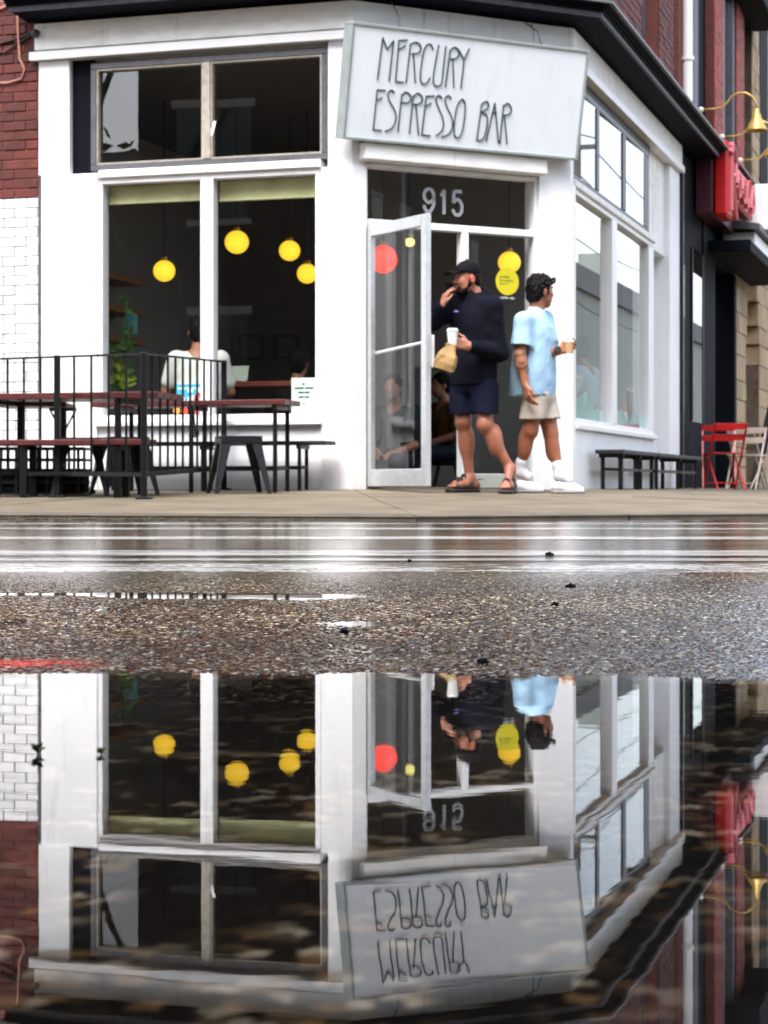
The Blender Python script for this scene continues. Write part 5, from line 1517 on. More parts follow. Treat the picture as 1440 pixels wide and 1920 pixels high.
# ------------------------------------------------------------------ people: implicit bodies turned into one surface each
def unit(v):
    v = np.array(v, float); return v / max(1e-9, np.linalg.norm(v))
class Sdf:
    def __init__(self):
        self.p = []
    def cap(self, a, b, ra, rb=None, k=.02):
        self.p.append(('c', np.array(a, float), np.array(b, float), ra, ra if rb is None else rb, k)); return self
    def chain(self, pts, rs, k=.02):
        for i in range(len(pts) - 1): self.cap(pts[i], pts[i + 1], rs[i], rs[i + 1], k)
        return self
    def flat(self, a, b, ra, rb, k=.02):      # tapered limb with a flat end at b
        self.p.append(('f', np.array(a, float), np.array(b, float), ra, rb, k)); return self
    def ell(self, c, r, R=None, k=.02):
        self.p.append(('e', np.array(c, float), np.array(r, float), np.eye(3) if R is None else R, 0, k)); return self
    def sub(self, a, b, ra, rb=None):
        self.p.append(('s', np.array(a, float), np.array(b, float), ra, ra if rb is None else rb, 0)); return self
    def subell(self, c, r, R=None):
        self.p.append(('se', np.array(c, float), np.array(r, float), np.eye(3) if R is None else R, 0, 0)); return self
    def cut(self, n, d):          # keep the side where n.x < d
        self.p.append(('h', np.array(n, float), d, 0, 0, 0)); return self
    def field(self, h, pad=.03, noise=None):
        lo = np.full(3, 1e9); hi = -lo
        for q in self.p:
            if q[0] in 'cf':
                r = max(q[3], q[4]); lo = np.minimum(lo, np.minimum(q[1], q[2]) - r); hi = np.maximum(hi, np.maximum(q[1], q[2]) + r)
            elif q[0] == 'e':
                r = np.abs(q[3]).T @ q[2] if False else np.full(3, q[2].max()); lo = np.minimum(lo, q[1] - r); hi = np.maximum(hi, q[1] + r)
        lo -= pad; hi += pad
        n = np.ceil((hi - lo) / h).astype(int) + 1
        ax = [lo[i] + h * np.arange(n[i]) for i in range(3)]
        f = np.full(n, 1.0, np.float32)
        def seg(X, Y, Z, a, b, ra, rb):
            ab = b - a; L2 = max(1e-12, ab.dot(ab))
            t = np.clip(((X - a[0]) * ab[0] + (Y - a[1]) * ab[1] + (Z - a[2]) * ab[2]) / L2, 0, 1)
            return np.sqrt((X - a[0] - t * ab[0]) ** 2 + (Y - a[1] - t * ab[1]) ** 2 + (Z - a[2] - t * ab[2]) ** 2) - (ra + (rb - ra) * t)
        def el(X, Y, Z, c, r, R):
            x, y, z = X - c[0], Y - c[1], Z - c[2]
            u = R[0, 0] * x + R[0, 1] * y + R[0, 2] * z; v = R[1, 0] * x + R[1, 1] * y + R[1, 2] * z; w = R[2, 0] * x + R[2, 1] * y + R[2, 2] * z
            k0 = np.sqrt((u / r[0]) ** 2 + (v / r[1]) ** 2 + (w / r[2]) ** 2); k1 = np.sqrt((u / r[0] ** 2) ** 2 + (v / r[1] ** 2) ** 2 + (w / r[2] ** 2) ** 2)
            return k0 * (k0 - 1) / np.maximum(k1, 1e-6)
        for q in self.p:
            if q[0] == 'h':
                X, Y, Z = np.meshgrid(*ax, indexing='ij', sparse=True)
                f = np.maximum(f, (q[1][0] * X + q[1][1] * Y + q[1][2] * Z - q[2]).astype(np.float32)); continue
            if q[0] in 'csf':
                r = max(q[3], q[4]); l = np.minimum(q[1], q[2]) - r; u = np.maximum(q[1], q[2]) + r
            else:
                l = q[1] - q[2].max(); u = q[1] + q[2].max()
            m = .02 + 3 * q[5]
            i0 = np.maximum(0, np.floor((l - m - lo) / h).astype(int)); i1 = np.minimum(n, np.ceil((u + m - lo) / h).astype(int) + 1)
            if (i1 <= i0).any(): continue
            sl = tuple(slice(a, b) for a, b in zip(i0, i1))
            X, Y, Z = np.meshgrid(*[ax[i][i0[i]:i1[i]] for i in range(3)], indexing='ij', sparse=True)
            d = seg(X, Y, Z, q[1], q[2], q[3], q[4]) if q[0] in 'csf' else el(X, Y, Z, q[1], q[2], q[3])
            if q[0] == 'f':
                ax_d = unit(q[2] - q[1]); d = np.maximum(d, (X - q[2][0]) * ax_d[0] + (Y - q[2][1]) * ax_d[1] + (Z - q[2][2]) * ax_d[2])
            if q[0] in ('s', 'se'):
                f[sl] = np.maximum(f[sl], -d); continue
            g = f[sl]; k = max(1e-4, q[5])
            hh = np.clip(k - np.abs(g - d), 0, None) / k
            f[sl] = np.minimum(g, d) - hh * hh * k * .25
        if noise:
            X, Y, Z = np.meshgrid(*ax, indexing='ij', sparse=True)
            f = f + noise(X, Y, Z)
        return f.astype(np.float32), lo
    def mesh(self, h, noise=None):
        f, lo = self.field(h, noise=noise)
        ins = f < 0
        off = [(x, y, z) for x in (0, 1) for y in (0, 1) for z in (0, 1)]
        n = np.array(f.shape) - 1
        view = lambda a, o: a[o[0]:o[0] + n[0], o[1]:o[1] + n[1], o[2]:o[2] + n[2]]
        cnt = sum(view(ins, o).astype(np.uint8) for o in off)
        act = (cnt > 0) & (cnt < 8)
        I = np.argwhere(act); N = len(I)
        idx = np.full(act.shape, -1, np.int64); idx[act] = np.arange(N)
        vals = {o: f[I[:, 0] + o[0], I[:, 1] + o[1], I[:, 2] + o[2]] for o in off}
        acc = np.zeros((N, 3)); c = np.zeros(N)
        for o in off:
            for axx in range(3):
                if o[axx] == 0:
                    o2 = list(o); o2[axx] = 1; o2 = tuple(o2)
                    a, b = vals[o], vals[o2]; m = (a < 0) != (b < 0)
                    t = np.where(m, a / np.where(m, a - b, 1), 0)
                    P = np.tile(np.array(o, float), (N, 1)); P[:, axx] = t
                    acc[m] += P[m]; c[m] += 1
        V = (I + acc / np.maximum(c, 1)[:, None]) * h + lo
        Q = []
        for axx in range(3):
            u, v = (axx + 1) % 3, (axx + 2) % 3
            s0 = [slice(1, -1)] * 3; s1 = [slice(1, -1)] * 3
            s0[axx] = slice(0, -1); s1[axx] = slice(1, None)
            a, b = ins[tuple(s0)], ins[tuple(s1)]
            for flip in (False, True):
                E = np.argwhere((a & ~b) if not flip else (~a & b))
                if not len(E): continue
                base = E.copy(); base[:, u] += 1; base[:, v] += 1
                def cell(du, dv):
                    q = base.copy(); q[:, u] -= du; q[:, v] -= dv; return idx[q[:, 0], q[:, 1], q[:, 2]]
                q4 = np.stack([cell(1, 1), cell(0, 1), cell(0, 0), cell(1, 0)], 1)
                Q.append(q4 if not flip else q4[:, ::-1])
        return V, np.concatenate(Q)
    def build(self, name, m, parent, h=.006, noise=None, color=None):
        V, Q = self.mesh(h, noise)
        return arrays_obj(name, V, Q, m, parent, color(V) if color else None, True)

def folds(seed, amp=.006, freq=22, dirs=5, sq=(1, 1, .45)):
    rr = np.random.default_rng(seed); W = rr.normal(size=(dirs, 3)) * np.array(sq) * freq; ph = rr.uniform(0, 6.28, dirs)
    def f(X, Y, Z):
        s = 0
        for w, p in zip(W, ph):
            s = s + np.sin(w[0] * X + w[1] * Y + w[2] * Z + p + 1.3 * np.sin(w[1] * .7 * X - w[2] * .9 * Z + p * 2))
        return (amp * s / dirs).astype(np.float32)
    return f
def rot_cols(x, y, z):
    return np.array([unit(x), unit(y), unit(z)])
def hand(S, w, d, n, s, curl, size=.185, spread=1.0, thumb=(.35, .75, .45), k=.006, tcurl=.5):
    """Palm with four bent fingers and a thumb: w wrist, d pointing, n the side fingers curl to, s towards the thumb."""
    w = np.array(w, float); d = unit(d); n = np.array(n, float); n = unit(n - d * n.dot(d)); s0 = np.cross(d, n); s = s0 if s0.dot(np.array(s, float)) > 0 else -s0
    u = size / .185
    base = w + d * .088 * u
    for i, o in enumerate((.031, .010, -.011, -.030)):
        S.cap(w + s * o * .55 * u, base + s * o * u - n * .002, .0155 * u, .0120 * u, .014)
        L = np.array((.044, .028, .022)) * u * (.93, 1.03, .97, .80)[i]
        p = base + s * o * u * spread; a = 0
        for j in range(3):
            a += math.radians(curl[i] if hasattr(curl, '__len__') else curl) * (.8, 1.0, .7)[j]
            q = p + (d * math.cos(a) + n * math.sin(a)) * L[j]
            S.cap(p, q, (.0100, .0090, .0082)[j] * u * (1, 1, 1, .88)[i], (.0090, .0082, .0072)[j] * u * (1, 1, 1, .88)[i], k); p = q
    p = w + d * .022 * u + s * .022 * u; v = unit(d * thumb[0] + s * thumb[1] + n * thumb[2]); q = p + v * .045 * u
    S.cap(p, q, .0145 * u, .0115 * u, .012)
    v2 = unit(v + d * tcurl - s * .35 + n * .15); q2 = q + v2 * .032 * u; S.cap(q, q2, .0110 * u, .0095 * u, k); S.cap(q2, q2 + unit(v2 - s * .4) * .024 * u, .0098 * u, .0075 * u, k)
    return S
def skin_mat(name, base):
    m = mat(name, tuple(c * .92 for c in base), .48, .1, 26, .12, 220, base2=tuple(min(1, c * 1.08) for c in base), attr='Col')
    b = m.node_tree.nodes['Principled BSDF']; b.inputs['Subsurface Weight'].default_value = .12; b.inputs['Subsurface Radius'].default_value = (.012, .004, .002)
    return m

def cloth(*a, **k):
    k.setdefault('spec', .12)
    if 'hair' not in a[0] and 'sock' not in a[0]: k.setdefault('wrinkle', (15, .38, .018))
    return mat(*a, **k)
def P(px, py, Y0, dy=0.0):
    return np.array(wpt(px, py, Y0 + dy))

# ---- the man in navy, talking on the phone, facing the left of the street
Y0 = 14.60; U = Y0 / FPX
man = thing('person', 'bearded man in navy hoodie and black cap, phone at ear, holding cup and bag', 'person', tuple(P(905, 922, Y0)), 0)
SK1 = skin_mat('skin_light', (.34, .145, .095))
S = Sdf()
hf = unit((-.93, -.37, -.06)); hl = unit((.37, -.93, 0)); hu = unit(np.cross(hl, hf)) * -1
if hu[2] < 0: hu = -hu
HC = P(877, 521, Y0)
Rh = rot_cols(hf, hl, hu)
H = lambda a, b, c: HC + hf * a + hl * b + hu * c
S.ell(H(-.006, 0, .022), (.094, .074, .088), Rh, .02)
S.ell(H(.040, 0, -.045), (.055, .056, .066), Rh, .03)
S.ell(H(.058, 0, -.094), (.030, .030, .022), Rh, .03)
S.cap(H(.035, .04, -.068), H(.062, .015, -.10), .022, .018, .03); S.cap(H(.035, -.04, -.068), H(.062, -.015, -.10), .022, .018, .03)
S.cap(H(.082, 0, .010), H(.106, 0, -.030), .0095, .0125, .012); S.ell(H(.100, .010, -.034), (.010, .009, .008), Rh, .008); S.ell(H(.100, -.010, -.034), (.010, .009, .008), Rh, .008)
S.cap(H(.078, .033, .022), H(.086, .008, .020), .010, .010, .015); S.cap(H(.078, -.033, .022), H(.086, -.008, .020), .010, .010, .015)
S.ell(H(.066, .036, -.028), (.022, .018, .020), Rh, .03); S.ell(H(.066, -.036, -.028), (.022, .018, .020), Rh, .03)
for sg in (1, -1):
    S.ell(H(-.006, sg * .076, -.018), (.019, .009, .032), Rh, .008); S.subell(H(.0, sg * .086, -.014), (.009, .006, .016), Rh)
    S.subell(H(.083, sg * .032, .006), (.010, .014, .008), Rh)
S.cap(H(-.022, 0, -.06), P(893, 560, Y0, .02), .054, .062, .03)
S.cap(H(.098, .016, -.064), H(.098, -.016, -.064), .0062, .0062, .006); S.cap(H(.096, .014, -.076), H(.096, -.014, -.076), .0068, .0068, .006)
# trunk inside the clothes
sl_, sr_ = P(925, 577, Y0, -.12), P(853, 574, Y0, .12)
S.cap(sl_ * .8 + sr_ * .2, sl_ * .2 + sr_ * .8, .055, .055, .04); S.cap(P(890, 590, Y0), P(888, 725, Y0), .085, .09, .03)
hipL, hipR = P(909, 728, Y0, -.06), P(869, 728, Y0, .07)
elR, wrR = P(815, 603, Y0, -.03), P(828, 574, Y0, -.10)
S.chain([sr_, elR, wrR], [.050, .040, .029], .02)
hand(S, wrR, P(837, 548, Y0, -.09) - wrR, P(866, 556, Y0, -.04) - wrR, (-.3, -1, .25), (24, 20, 22, 28), .175, thumb=(.75, .35, .35))
elL, wrL = P(936, 662, Y0, -.12), P(879, 649, Y0, -.29)
S.chain([sl_, elL, wrL], [.050, .042, .029], .02)
cupc = P(848.5, 633, Y0, -.33)
hand(S, wrL, P(850, 641, Y0, -.315) - wrL, P(858, 641, Y0, -.43) * 0 + np.array((-.25, .95, .05)), (0, -.1, 1), (44, 46, 50, 56), .19, thumb=(.55, .55, .1))
kR, aR = P(868, 792, Y0, -.01), P(881, 897, Y0, .03)
kL, aL = P(909, 797, Y0, -.12), P(957, 879, Y0, -.09)
for hp, kn, an, sg in ((hipR, kR, aR, 1), (hipL, kL, aL, -1)):
    S.cap(hp, kn, .090, .055, .03); S.ell(kn + np.array((0, -.012, .004)), (.050, .052, .062), None, .03)
    S.cap(kn, an, .050, .033, .02); c = kn * .66 + an * .34; S.ell(c + np.array((.012, .016, 0)), (.056, .058, .115), None, .04)
    S.ell(an + np.array((.0, -.0, .006)), (.040, .040, .035), None, .02)
def foot(S, an, dirv, gz, L=.26, toes=True):
    d = unit((*dirv, 0)); s = np.array((-d[1], d[0], 0)); heel = np.array((an[0], an[1], 0)) - d * .055; heel[2] = gz + .034
    ball = heel + d * L * .68; ball[2] = gz + .030
    S.cap(an, heel + d * .03, .034, .036, .03); S.cap(heel, ball, .034, .030, .03); S.cap(an + d * .02 - np.array((0, 0, .02)), ball + np.array((0, 0, .006)), .032, .024, .03)
    S.cap(heel + d * .10 + s * .018, ball + s * .026, .022, .020, .03); S.cap(heel + d * .10 - s * .018, ball - s * .028, .022, .018, .03)
    if toes:
        for i, (o, l) in enumerate(((-.034, .050), (-.014, .060), (.004, .058), (.022, .050), (.037, .040))):
            r = .0135 if i == 0 else .0095
            b0 = ball + s * o * .85; S.cap(b0, b0 + d * l + np.array((0, 0, -.010)), r, r * .9, .008)
    return heel, ball, d, s
gR = zs(*aR[:2]) + .024; gL = zs(*aL[:2]) + .024
fR = foot(S, aR, (-.86, -.52), gR); fL = foot(S, aL, (-.30, -.95), gL)
def skincol(V):
    c = np.ones((len(V), 3)); q = V - HC; a, u = q @ hf, q @ hu; l = np.abs(q @ hl)
    near = (np.linalg.norm(q, axis=1) < .16)
    red = near & (a > .03) & (u < -.0) & (u > -.05); c[red] = (1.15, .92, .88)
    lip = near & (a > .088) & (u < -.056) & (u > -.086) & (l < .026); c[lip] = (.95, .55, .52)
    ear = near & (l > .070) & (np.abs(a + .005) < .03); c[ear] = (1.25, .75, .68)
    sh = V[:, 2] < HC[2] - .9; c[sh] = (.86, .74, .66)
    return c
S.build('body', SK1, man, .0052, color=skincol)
# eyes and brows
for sg in (1, -1):
    b = MB(); b.sphere(H(.077, sg * .031, .004), .0105, 12, 8); e = b.build('eye', mat('eye_white', (.65, .62, .58), .2, .02), man, smooth=True)
    b = MB(); b.sphere(H(.0845, sg * .0325, .004), .0050, 10, 6); b.build('iris', mat('iris_brown', (.02, .012, .008), .1, .1), e, smooth=True)
HAIR1 = cloth('dark_brown_hair', (.008, .0045, .003), .65, .4, 40, .5, 260)
bd = Sdf()
bd.ell(H(.056, 0, -.098), (.044, .046, .034), Rh, .02)
for sg in (1, -1):
    bd.cap(H(.045, sg * .042, -.085), H(.012, sg * .064, -.045), .020, .013, .02); bd.cap(H(.012, sg * .066, -.045), H(.002, sg * .070, .0), .011, .009, .02)
    bd.cap(H(.086, sg * .010, -.050), H(.080, sg * .028, -.070), .0085, .012, .012); bd.cap(H(.088, sg * .004, -.048), H(.088, -sg * .004, -.048), .007, .007, .01)
    bd.cap(H(.082, sg * .022, -.075), H(.066, sg * .035, -.10), .014, .022, .015)
bd.cap(H(.088, .010, -.100), H(.088, -.010, -.100), .016, .016, .02)
bd.build('beard', HAIR1, man, .005, folds(3, .003, 140, 5, (1, 1, 1)))
hr = Sdf(); hr.ell(H(-.028, 0, .005), (.074, .078, .078), Rh, .02); hr.ell(H(-.060, 0, -.040), (.034, .058, .04), Rh, .03); hr.cut(hf, hf.dot(H(.012, 0, 0)))
hr.build('hair', HAIR1, man, .006, folds(5, .003, 120, 5, (1, 1, 1)))
CAPM = cloth('cap_black_cotton', (.003, .003, .0045), .75, .3, 20, .4, 200)
cp = Sdf(); cp.ell(H(-.004, 0, .040), (.101, .083, .092), Rh, .02); cp.cut(-hu + hf * .10, (-hu + hf * .10).dot(H(0, 0, .028))); cp.subell(H(-.004, 0, .030), (.092, .074, .080), Rh)
cp.cap(H(-.002, 0, .131), H(-.002, 0, .136), .008, .008, .004)
cpo = cp.build('cap', CAPM, man, .005)
b = MB(); N = 14; top = []; 
for i in range(N + 1):
    t = -1 + 2 * i / N; a0 = t * 1.15
    inner = H(.094 * math.cos(a0 * .95) - .002, .080 * math.sin(a0 * .95), .046 + .004 * math.cos(a0)); outer = H(.098 + .088 * math.cos(t * 1.25) ** .7 * 1.0 - .0, .072 * math.sin(t * 1.35), .052 - .016 * abs(t) ** 2 - .004)
    top.append((inner, outer))
for (i0, o0), (i1, o1) in zip(top[:-1], top[1:]):
    m0, m1 = (i0 + o0) / 2 + hu * .006, (i1 + o1) / 2 + hu * .006
    for th in (0, -.005):
        b.add([i0 + hu * th, i1 + hu * th, m1 + hu * th, m0 + hu * th, o1 + hu * th, o0 + hu * th], [(0, 1, 2, 3), (3, 2, 4, 5)])
    b.add([o0, o1, o1 - hu * .005, o0 - hu * .005], [(0, 1, 2, 3)])
b.build('brim', CAPM, cpo, smooth=True)
# hoodie
NAVYC = cloth('navy_fleece', (.0024, .0030, .0085), .85, .25, 30, .5, 320)
tl = unit(sl_ - sr_); tf = unit(np.cross(tl, (0, 0, 1))); tf = tf if tf[1] < 0 else -tf
Rt = rot_cols(tl, tf, (0, 0, 1))
hd = Sdf()
hd.ell(P(889, 700, Y0), (.184, .142, .55), Rt, .05); hd.ell(P(889, 604, Y0), (.200, .130, .15), Rt, .06)
hd.cap(sl_ + (0, 0, .01), sr_ + (0, 0, .01), .072, .072, .06)
hd.chain([sr_, elR, wrR * .9 + elR * .1], [.076, .064, .046], .03); hd.chain([sl_, elL, wrL * .86 + elL * .14], [.074, .062, .046], .035)
hd.cap(wrR * .92 + elR * .08, wrR * .75 + elR * .25, .040, .044, .01); hd.cap(wrL * .88 + elL * .12, wrL * .74 + elL * .26, .041, .046, .01)
nb = P(893, 556, Y0, .015)
hd.cap(nb + hf * .035 + (0, 0, .0), nb - hf * .05 + (0, 0, .008), .066, .060, .03)
hd.ell(P(910, 566, Y0, .06), (.12, .07, .055), Rt, .04)
hd.cut((0, 0, -1), -P(0, 723, Y0)[2])
hd.sub(nb + (0, 0, -.02) + hf * .01, nb + hf * .03 + (0, 0, .11), .058, .066)
HD = hd.build('hoodie', NAVYC, man, .0072, folds(8, .010, 30, 7, (1, 1, .6)))
b = MB(); lg = P(880, 587, Y0, -.0); lp0 = lg + tf * .155
for i in range(3): b.sphere(lp0 + tl * (i - 1) * .012 + np.array((0, 0, .004 * (i == 1))), .0075, 8, 6)
lgo = b.build('chest_emblem', mat('emblem_violet', (.18, .18, .42), .6), HD)
ht = Sdf(); ht.cap(P(888, 716, Y0) - tl * .13, P(888, 716, Y0) + tl * .13, .05, .05); 
# shorts
SHN = cloth('navy_shorts_cotton', (.0026, .0040, .0150), .8, .25, 24, .4, 300)
sh = Sdf(); sh.ell(P(889, 722, Y0), (.160, .122, .11), Rt, .05)
hemz = P(0, 777, Y0)[2]
for hp, kn in ((hipR, kR), (hipL, kL)):
    sh.cap(hp, kn, .104, .098, .03)
sh.cut((0, 0, -1), -hemz)
for hp, kn in ((hipR, kR), (hipL, kL)): sh.sub(kn * .72 + hp * .28, kn * 1.1 - hp * .1, .078, .088)
sh.build('shorts', SHN, man, .0072, folds(12, .007, 26, 5, (1, 1, .4)))
# sandals
SAND = mat('sandal_black', (.012, .011, .011), .6, .3, 20, .3, 120)
for heel, ball, d, s in (fR, fL):
    an = heel + d * .055; sd = Sdf(); a = heel.copy(); c = ball.copy(); a[2] = heel[2] - .040; c[2] = ball[2] - .040
    for o in (-.022, 0, .022): sd.cap(a + s * o * .8, c + d * .052 + s * o * 1.25, .022, .024, .02)
    sd.cut((0, 0, -1), -(heel[2] - .058)); sd.cut((0, 0, 1), heel[2] - .030)
    so_ = sd.build('sandal', SAND, man, .005)
    b = MB()
    def strap(f, w, hgt, lift, cross=0):
        P0 = []; b = MB()
        for i in range(11):
            t = -1 + 2 * i / 10; q = heel + d * (f + cross * t) + s * (w * t); z = heel[2] - .03 + (hgt) * math.cos(t * 1.45); P0.append((q[0], q[1], z))
        for q0, q1 in zip(P0[:-1], P0[1:]):
            q0, q1 = np.array(q0), np.array(q1); b.para(q0 - d * .016, d * .032, q1 - q0, (0, 0, .006))
        b.build('strap', SAND, so_)
    strap(.165, .052, .080, 0, .024); strap(.155, .052, .083, 0, -.024); strap(.055, .052, .128, 0, .01); strap(.10, .050, .105, 0, -.01)
    b = MB(); b.bar(heel - d * .036 + (0, 0, .04) - s * .03, heel - d * .036 + (0, 0, .04) + s * .03, .022, .006); b.build('strap', SAND, so_)
# phone, cup, bag
ph = P(840, 549, Y0, -.015); b = MB(); pu = unit((.10, -.05, 1)); pn = unit(np.cross(hf, pu)); pt_ = unit(np.cross(pu, pn))
b.para(ph - pu * .072 - pt_ * .036 - pn * .004, pu * .144, pt_ * .072, pn * .008, .003); tag(b.build('phone', BLACKM), 'dark phone pressed to the ear of the bearded man', 'phone')
CUPW = mat('cup_paper', (.78, .77, .75), .5, .03)
cu = thing('paper_cup', 'white paper cup with lid in the bearded man\'s hand', 'cup', tuple(cupc - (0, 0, .05)))
b = MB(); b.lathe([(.001, -.055), (.029, -.055), (.040, .045), (.001, .045)], cupc, 20); b.build('cup_body', CUPW, cu, smooth=False)
b = MB(); b.lathe([(.043, .044), (.044, .052), (.038, .056), (.036, .066), (.001, .064)], cupc, 20); b.build('lid', WTRIM, cu)
KRAFT = mat('kraft_paper', (.30, .185, .065), .7, .18, 16, .6, 50)
bg = Sdf(); bc = P(838, 671, Y0, -.385); bx = unit((.93, -.12, -.30)); bz = unit((.30, -.05, .93)); by = unit(np.cross(bz, bx)); 
V8 = []
def bagpt(x, y, z): return bc + bx * x + by * y + bz * z
bgt = thing('paper_bag', 'crumpled brown paper bag hanging under the white cup', 'bag', tuple(bc))
b = MB(); rr = random.Random(5); ringsz = [(-.088, .074, .048), (-.04, .080, .052), (.015, .072, .042), (.05, .052, .024), (.082, .038, .012), (.105, .036, .007)]
NB = 24; VV = []
for z, wx, wy in ringsz:
    for k in range(NB):
        a = 2 * math.pi * k / NB; cx_, sy_ = math.cos(a), math.sin(a); e = .35
        x = wx * math.copysign(abs(cx_) ** e, cx_); y = wy * math.copysign(abs(sy_) ** e, sy_)
        VV.append(bagpt(x + rr.uniform(-.005, .005), y + rr.uniform(-.005, .005), z + rr.uniform(-.003, .003)))
FF = [(i * NB + k, i * NB + (k + 1) % NB, (i + 1) * NB + (k + 1) % NB, (i + 1) * NB + k) for i in range(len(ringsz) - 1) for k in range(NB)] + [tuple(range(NB))[::-1]]
b.add(VV, FF); b.build('paper', KRAFT, bgt)

# ---- the man in the pale blue T-shirt walking off to the right
Y0 = 14.78
man2 = thing('person', 'man in pale blue T-shirt and cream shorts walking right, cup held out in front', 'person', tuple(P(1010, 920, Y0)), 0)
SK2 = skin_mat('skin_tan', (.31, .125, .070))
S = Sdf()
hf = unit((.86, .50, -.04)); hl = unit((.50, -.86, 0)); hu = unit(np.cross(hl, hf)); hu = hu if hu[2] > 0 else -hu
HC = P(1013, 544, Y0); Rh = rot_cols(hf, hl, hu)
S.ell(H(-.006, 0, .024), (.094, .074, .090), Rh, .02); S.ell(H(.040, 0, -.045), (.054, .054, .066), Rh, .03); S.ell(H(.056, 0, -.098), (.028, .026, .020), Rh, .03)
for sg in (1, -1):
    S.cap(H(.03, sg * .04, -.07), H(.06, sg * .014, -.104), .020, .017, .03); S.cap(H(.078, sg * .033, .022), H(.086, sg * .008, .020), .010, .010, .015)
    S.ell(H(.064, sg * .036, -.028), (.022, .018, .020), Rh, .03); S.ell(H(-.006, sg * .076, -.018), (.019, .009, .032), Rh, .008); S.subell(H(.083, sg * .032, .006), (.010, .014, .008), Rh)
    S.ell(H(.100, sg * .010, -.034), (.010, .009, .008), Rh, .008)
S.cap(H(.082, 0, .010), H(.108, 0, -.030), .0095, .0125, .012)
S.cap(H(.096, .014, -.064), H(.096, -.014, -.064), .0065, .0065, .006); S.cap(H(.094, .013, -.076), H(.094, -.013, -.076), .007, .007, .006)
S.cap(H(-.03, 0, -.06), P(1006, 592, Y0), .052, .062, .03)
sn, sf = P(981, 602, Y0, -.17), P(1022, 600, Y0, .13)
S.cap(sn * .8 + sf * .2, sn * .2 + sf * .8, .05, .05, .04); S.cap(P(1003, 610, Y0), P(1008, 735, Y0), .08, .085, .03)
en, wn_ = P(975, 668, Y0, -.20), P(985, 722, Y0, -.22)
S.chain([sn, en, wn_], [.052, .043, .029], .02); c = en * .72 + wn_ * .28; S.ell(c, (.044, .046, .06), None, .03)
hand(S, wn_, P(991, 747, Y0, -.24) - wn_, (.8, .45, .1), (.75, -.65, 0), (22, 26, 30, 34), .185, thumb=(.75, .5, .2))
ef, wf = P(1030, 664, Y0, .02), P(1047, 658, Y0, -.12)
S.chain([sf, ef, wf], [.050, .042, .029], .02)
cup2 = P(1068, 651, Y0, -.13)
hand(S, wf, P(1064, 653, Y0, -.10) - wf, (.15, -.6, .35), (0, .25, 1), (42, 44, 48, 54), .185, thumb=(.6, .5, .15))
hn, hff = P(1004, 742, Y0, -.06), P(1019, 742, Y0, .08)
kn_, an_ = P(994, 808, Y0, -.06), P(975, 879, Y0, .02)
kf_, af_ = P(1032, 812, Y0, .04), P(1050, 886, Y0, -.02)
for hp, kn, an in ((hn, kn_, an_), (hff, kf_, af_)):
    S.cap(hp, kn, .088, .056, .03); S.ell(kn + np.array((.008, -.0, .004)), (.047, .047, .06), None, .03); S.cap(kn, an, .046, .031, .02)
    c = kn * .66 + an * .34; S.ell(c + np.array((-.016, .004, 0)), (.048, .047, .11), None, .04)
def skincol2(V):
    c = np.ones((len(V), 3)); q = V - HC; a, u = q @ hf, q @ hu; l = np.abs(q @ hl); near = np.linalg.norm(q, axis=1) < .16
    c[near & (a > .086) & (u < -.056) & (u > -.086) & (l < .026)] = (.95, .6, .56)
    ta = unit(wn_ - en); d = V - en; t = d @ ta; onarm = (np.linalg.norm(d - np.outer(t, ta), axis=1) < .06) & (t > -.06) & (t < .16)
    pat = (np.sin(t * 95 + 2) * np.sin(d[:, 1] * 120 + t * 40) > .35) & onarm
    c[pat] = (.42, .50, .62)
    c[(V[:, 2] < HC[2] - .9)] = (.85, .74, .66)
    return c
S.build('body', SK2, man2, .0052, color=skincol2)
for sg in (1, -1):
    b = MB(); b.sphere(H(.077, sg * .031, .004), .0105, 12, 8); e = b.build('eye', MATS['eye_white'], man2, smooth=True)
    b = MB(); b.sphere(H(.0845, sg * .0325, .004), .0050, 10, 6); b.build('iris', MATS['iris_brown'], e, smooth=True)
    b = MB(); b.tube([H(.082, sg * .045, .024), H(.090, sg * .03, .030), H(.094, sg * .014, .026)], .0045, 6); b.build('eyebrow', HAIR1, man2, smooth=True)
HAIR2 = cloth('black_hair', (.0035, .003, .003), .6, .4, 40, .6, 240)
hr = Sdf(); hr.ell(H(-.014, 0, .040), (.096, .086, .086), Rh, .03); hr.ell(H(-.050, 0, -.028), (.056, .076, .066), Rh, .04); hr.ell(H(-.060, 0, -.070), (.030, .054, .038), Rh, .03)
hr.ell(H(.050, 0, .072), (.044, .060, .030), Rh, .03); hr.subell(H(.095, 0, -.035), (.085, .085, .085), Rh)
for sg in (1, -1): hr.cap(H(.012, sg * .074, .01), H(.016, sg * .074, -.03), .012, .008, .015)
hr.build('hair', HAIR2, man2, .0058, folds(21, .017, 95, 8, (1, 1, .9)))
sg_ = Sdf(); 
b = MB()
for sg in (1, -1):
    q = H(.096, sg * .034, .078); b.tube([q - hl * .0 - hf * .004, q + hf * .004], .026, 14); b.tube([H(.09, sg * .06, .080), H(.05, sg * .088, .062), H(-.01, sg * .090, .04)], .004, 6)
b.tube([H(.102, .012, .082), H(.102, -.012, .082)], .004, 6)
b.build('sunglasses', mat('sunglass_black', (.01, .01, .012), .08, .1), man2)
BLUE = cloth('pale_blue_cotton', (.33, .52, .70), .8, .04, 5, .35, 260)
tl = unit(sf - sn); tl[2] = 0; tl = unit(tl); tf = unit(np.cross(tl, (0, 0, 1))); tf = tf if tf[0] > 0 else -tf
Rt = rot_cols(tl, tf, (0, 0, 1))
ts = Sdf()
ts.ell(P(1003, 695, Y0), (.198, .150, .48), Rt, .06); ts.ell(P(1003, 628, Y0), (.190, .115, .13), Rt, .06)
